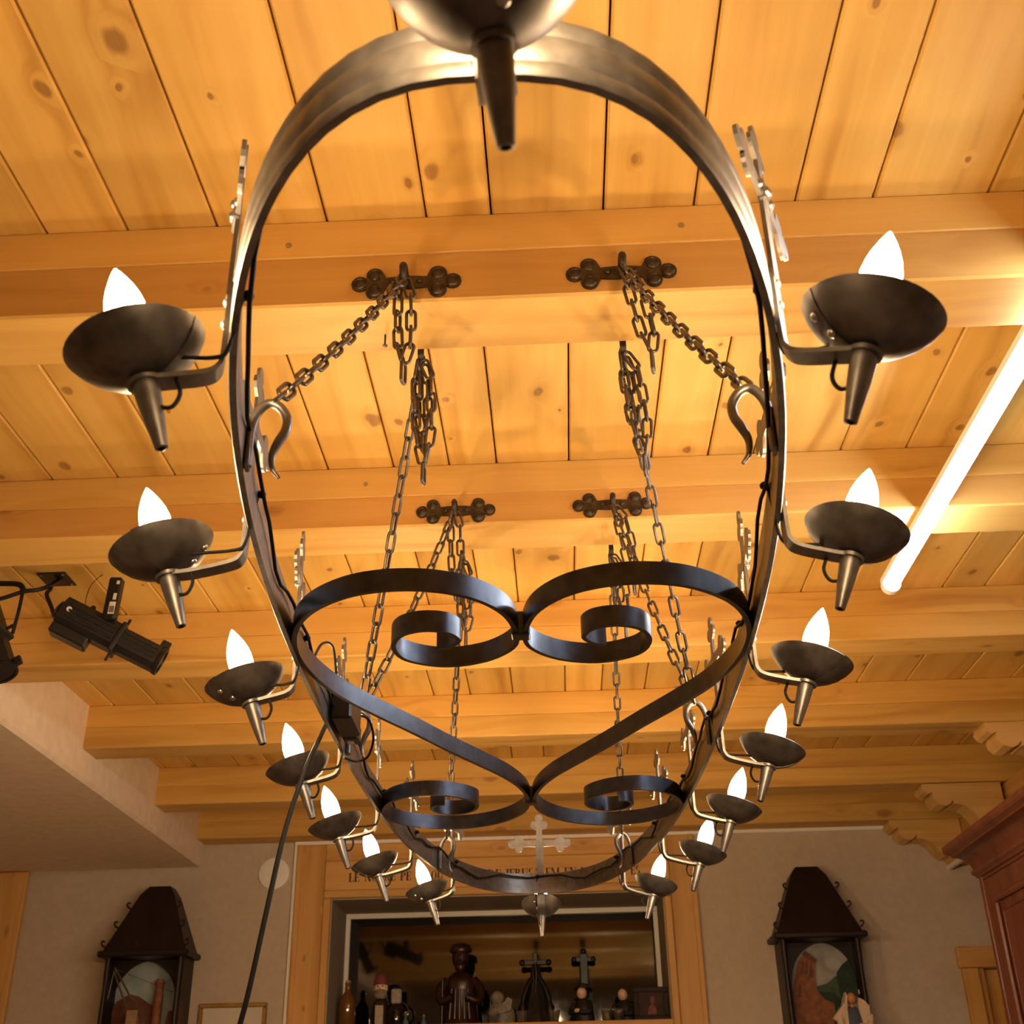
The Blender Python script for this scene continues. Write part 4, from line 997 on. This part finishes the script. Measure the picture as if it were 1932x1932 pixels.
# dark bronze group on a rocky base
Y = 5.74; e = stand('bronze_group', 1012, Y, 'dark bronze cross rising from a wide rocky base', 'statue'); h = topz(1012, 1797, Y)
MB().lathe([(.105, 0), (.098, .03), (.066, .09), (.045, .14), (.030, .19), (.020, h - .06)], 9, Matrix.Diagonal((1, .6, 1, 1))).build('rock_base', BRZ, e, 20)
MB().box((-.011, -.010, .12), (.011, .010, h), .003).build('upright', BRZ, e)
MB().box((-.058, -.008, h - .055), (.058, .008, h - .033), .003).build('cross_bar', BRZ, e)
for s_ in (-1, 1):
    MB().ball((.060 * s_, 0, h - .044), .015, 10, 6).build('bar_end', BRZ, e, 60)
    MB().tube(spline([(.05 * s_, -.02, .0), (.062 * s_, -.03, .08), (.046 * s_, -.025, .15), (.02 * s_, -.012, .20)], 5), [.020] * 6 + [.012] * 10, 8).build('kneeling_figure', BRZ, e, 50)
MB().tube(spline([(0, -.016, h - .05), (.004, -.022, h - .10), (-.002, -.02, h - .17)], 5), [.010] * 6 + [.007] * 5, 8).build('corpus', BRZ, e, 50)
# standing cross
Y = 5.80; e = stand('standing_cross', 1105, Y, 'slim blue-black standing cross with flared ends', 'cross'); h = topz(1105, 1790, Y)
MB().lathe([(.045, 0), (.045, .01), (.030, .022), (.020, .05)], 14).build('foot', BLB, e, 40)
MB().box((-.019, -.008, .045), (.019, .008, h - .02), .004).build('shaft', BLB, e)
MB().box((-.040, -.007, h - .058), (.040, .007, h - .036), .003).build('cross_bar', BLB, e)
for (x, z) in ((-.044, h - .047), (.044, h - .047), (0, h - .012)): MB().ball((x, 0, z), .014, 10, 8).build('flared_end', BLB, e, 60)
# two black-robed figures
def friar(px, py, Y, lab, turn, hat):
    e = stand('friar_figure', px, Y, lab, 'figurine'); h = topz(px, py, Y); e.rotation_euler = (0, 0, turn)
    MB().lathe([(.050, 0), (.052, .02), (.046, h - .11), (.040, h - .085), (.018, h - .062)], 18, Matrix.Diagonal((1, .8, 1, 1))).build('robe', BLK, e, 45)
    MB().ball((0, -.006, h - .042), .024, 16, 10, (.92, 1, 1.1)).build('head', FACE, e, 60)
    MB().ball((0, -.031, h - .046), .0055, 8, 6, (.8, 1.2, 1)).build('nose', FACE, e, 60)
    if hat:
        MB().lathe([(.040, h - .026), (.042, h - .022), (.026, h - .018), (.024, h - .004), (.012, h)], 18, Matrix.Translation((0, .006, h - .04)) @ Matrix.Rotation(-.22, 4, 'X') @ Matrix.Translation((0, 0, -h + .04))).build('hat', BLK, e, 40)
        MB().ball((0, .012, h - .045), .026, 12, 8, (.95, .8, 1)).build('hair', BLK, e, 60)
    else:
        MB().ball((0, .006, h - .030), .025, 14, 8, (1, 1, .9)).build('hair', BROWN, e, 60)
    for s_ in (-1, 1):
        MB().tube(spline([(.036 * s_, -.004, h - .085), (.048 * s_, -.024, h - .115), (.030 * s_, -.046, h - .125), (.010 * s_, -.052, h - .118)], 5), [.013] * 8 + [.010] * 8, 9).build('sleeve', BLK, e, 50)
        MB().ball((.005 * s_, -.056, h - .116), .0085, 10, 6).build('hand', FACE, e, 60)
    MB().tube([(-.028, -.054, h - .165), (.022, -.054, h - .160)], .0022, 6).build('cord_belt', LABELP, e)
    return e
friar(1100, 1855, 5.62, 'black-robed friar figure wearing a wide hat', -.5, True)
friar(1177, 1858, 5.66, 'bareheaded dark-robed friar figure behind the photo frame', -.4, False)
# framed photograph
Y = 5.56; fa, fb = pY(1196, 1900, Y), pY(1262, 1900, Y); h = pY(1230, 1862, Y).z - ZS
fr = empty('photo_frame', ((fa.x + min(fb.x, NX1 - .004)) / 2, Y, ZS)); tag(fr, 'small dark framed photograph at the right end of the sill', 'picture', 'figures and bottles on the window sill')
q = (min(fb.x, NX1 - .004) - fa.x) / 2; FRM = plain('dark_frame', (.022, .015, .012), .75, 0, .2, 40)
for lo, hi, nm in (((-q, -.008, h - .022), (q, .008, h), 'frame_rail'), ((-q, -.008, 0), (q, .008, .022), 'frame_rail'), ((-q, -.008, .0225), (-q + .022, .008, h - .0225), 'frame_stile'), ((q - .022, -.008, .0225), (q, .008, h - .0225), 'frame_stile')):
    MB().box(lo, hi, .003).build(nm, FRM, fr)
MB().box((-q + .022, -.002, .022), (q - .022, .004, h - .022)).build('photo', plain('dark_photo', (.045, .024, .022), .8, 0, .4, 30), fr)
MB().prism([(-.018, .026), (.022, .026), (.020, .055), (.010, .066), (.016, .080), (.014, .098), (.0, .100), (-.004, .085), (.002, .068), (-.012, .055)], -.0032, -.0022, 1).build('photo_subject', plain('photo_pink', (.20, .07, .06), .8, 0, .4, 60), fr)
# little drinking glasses along the front of the sill
GL = plain('clear_glass', (.9, .9, .9), .03); _p = GL.node_tree.nodes['Principled BSDF']; _p.inputs['Transmission Weight'].default_value = .95; _p.inputs['IOR'].default_value = 1.45
gl_me = MB().lathe([(.020, 0), (.021, .002), (.026, .050), (.0245, .050), (.0195, .006), (.001, .005)], 18).mesh('bowl', GL, 40)
gl_b = MB().lathe([(.0195, -.0001), (.0205, .0005), (.0205, .0040), (.018, .0045)], 18).mesh('thick_base', GL, 40)
for px, lab in ((930, 'small clear glass in front of the pale stone figure'), (985, 'small clear glass in front of the rocky bronze'), (1045, 'clear glass left of the hatted friar'), (1145, 'clear glass between the two friar figures'), (1166, 'clear glass nearest the photo frame')):
    e = stand('drinking_glass', px, 5.535 if px != 930 else 5.55, lab, 'glass', 'drinking glasses on the sill'); inst('bowl', gl_me, e); inst('base', gl_b, e)

# small screws and plugs on the beam faces
for px, py, bi, lab in ((545, 463, 0, 'small screw head in the nearest beam, left of the ring'), (690, 913, 1, 'small plug in the second beam, left side'), (1285, 425, 0, 'small screw plug in the nearest beam, right of centre')):
    c = pY(px, py, BEAM_Y[bi]); o = MB().lathe([(.0055, 0), (.0052, .0012), (.002, .0012), (.0018, .0004), (.0003, .0004)], 12, RX).build('screw', M['steel'], None, 40); o.location = c; tag(o, lab, 'screw', 'screws in the beams')
zb_ = ZT - BEAM_HS[0]; d = ray(727, 632); d = d * ((zb_ - ZC) / d.z); c = Vector((d.x, d.y, zb_))
nl = MB().lathe([(.0016, 0), (.0016, -.020), (.0045, -.0215), (.0045, -.0225), (.0005, -.023)], 10).build('screw', M['bracket'], None, 40); nl.location = c; tag(nl, 'dark screw half driven into the underside of the nearest beam', 'screw', 'screws in the beams')
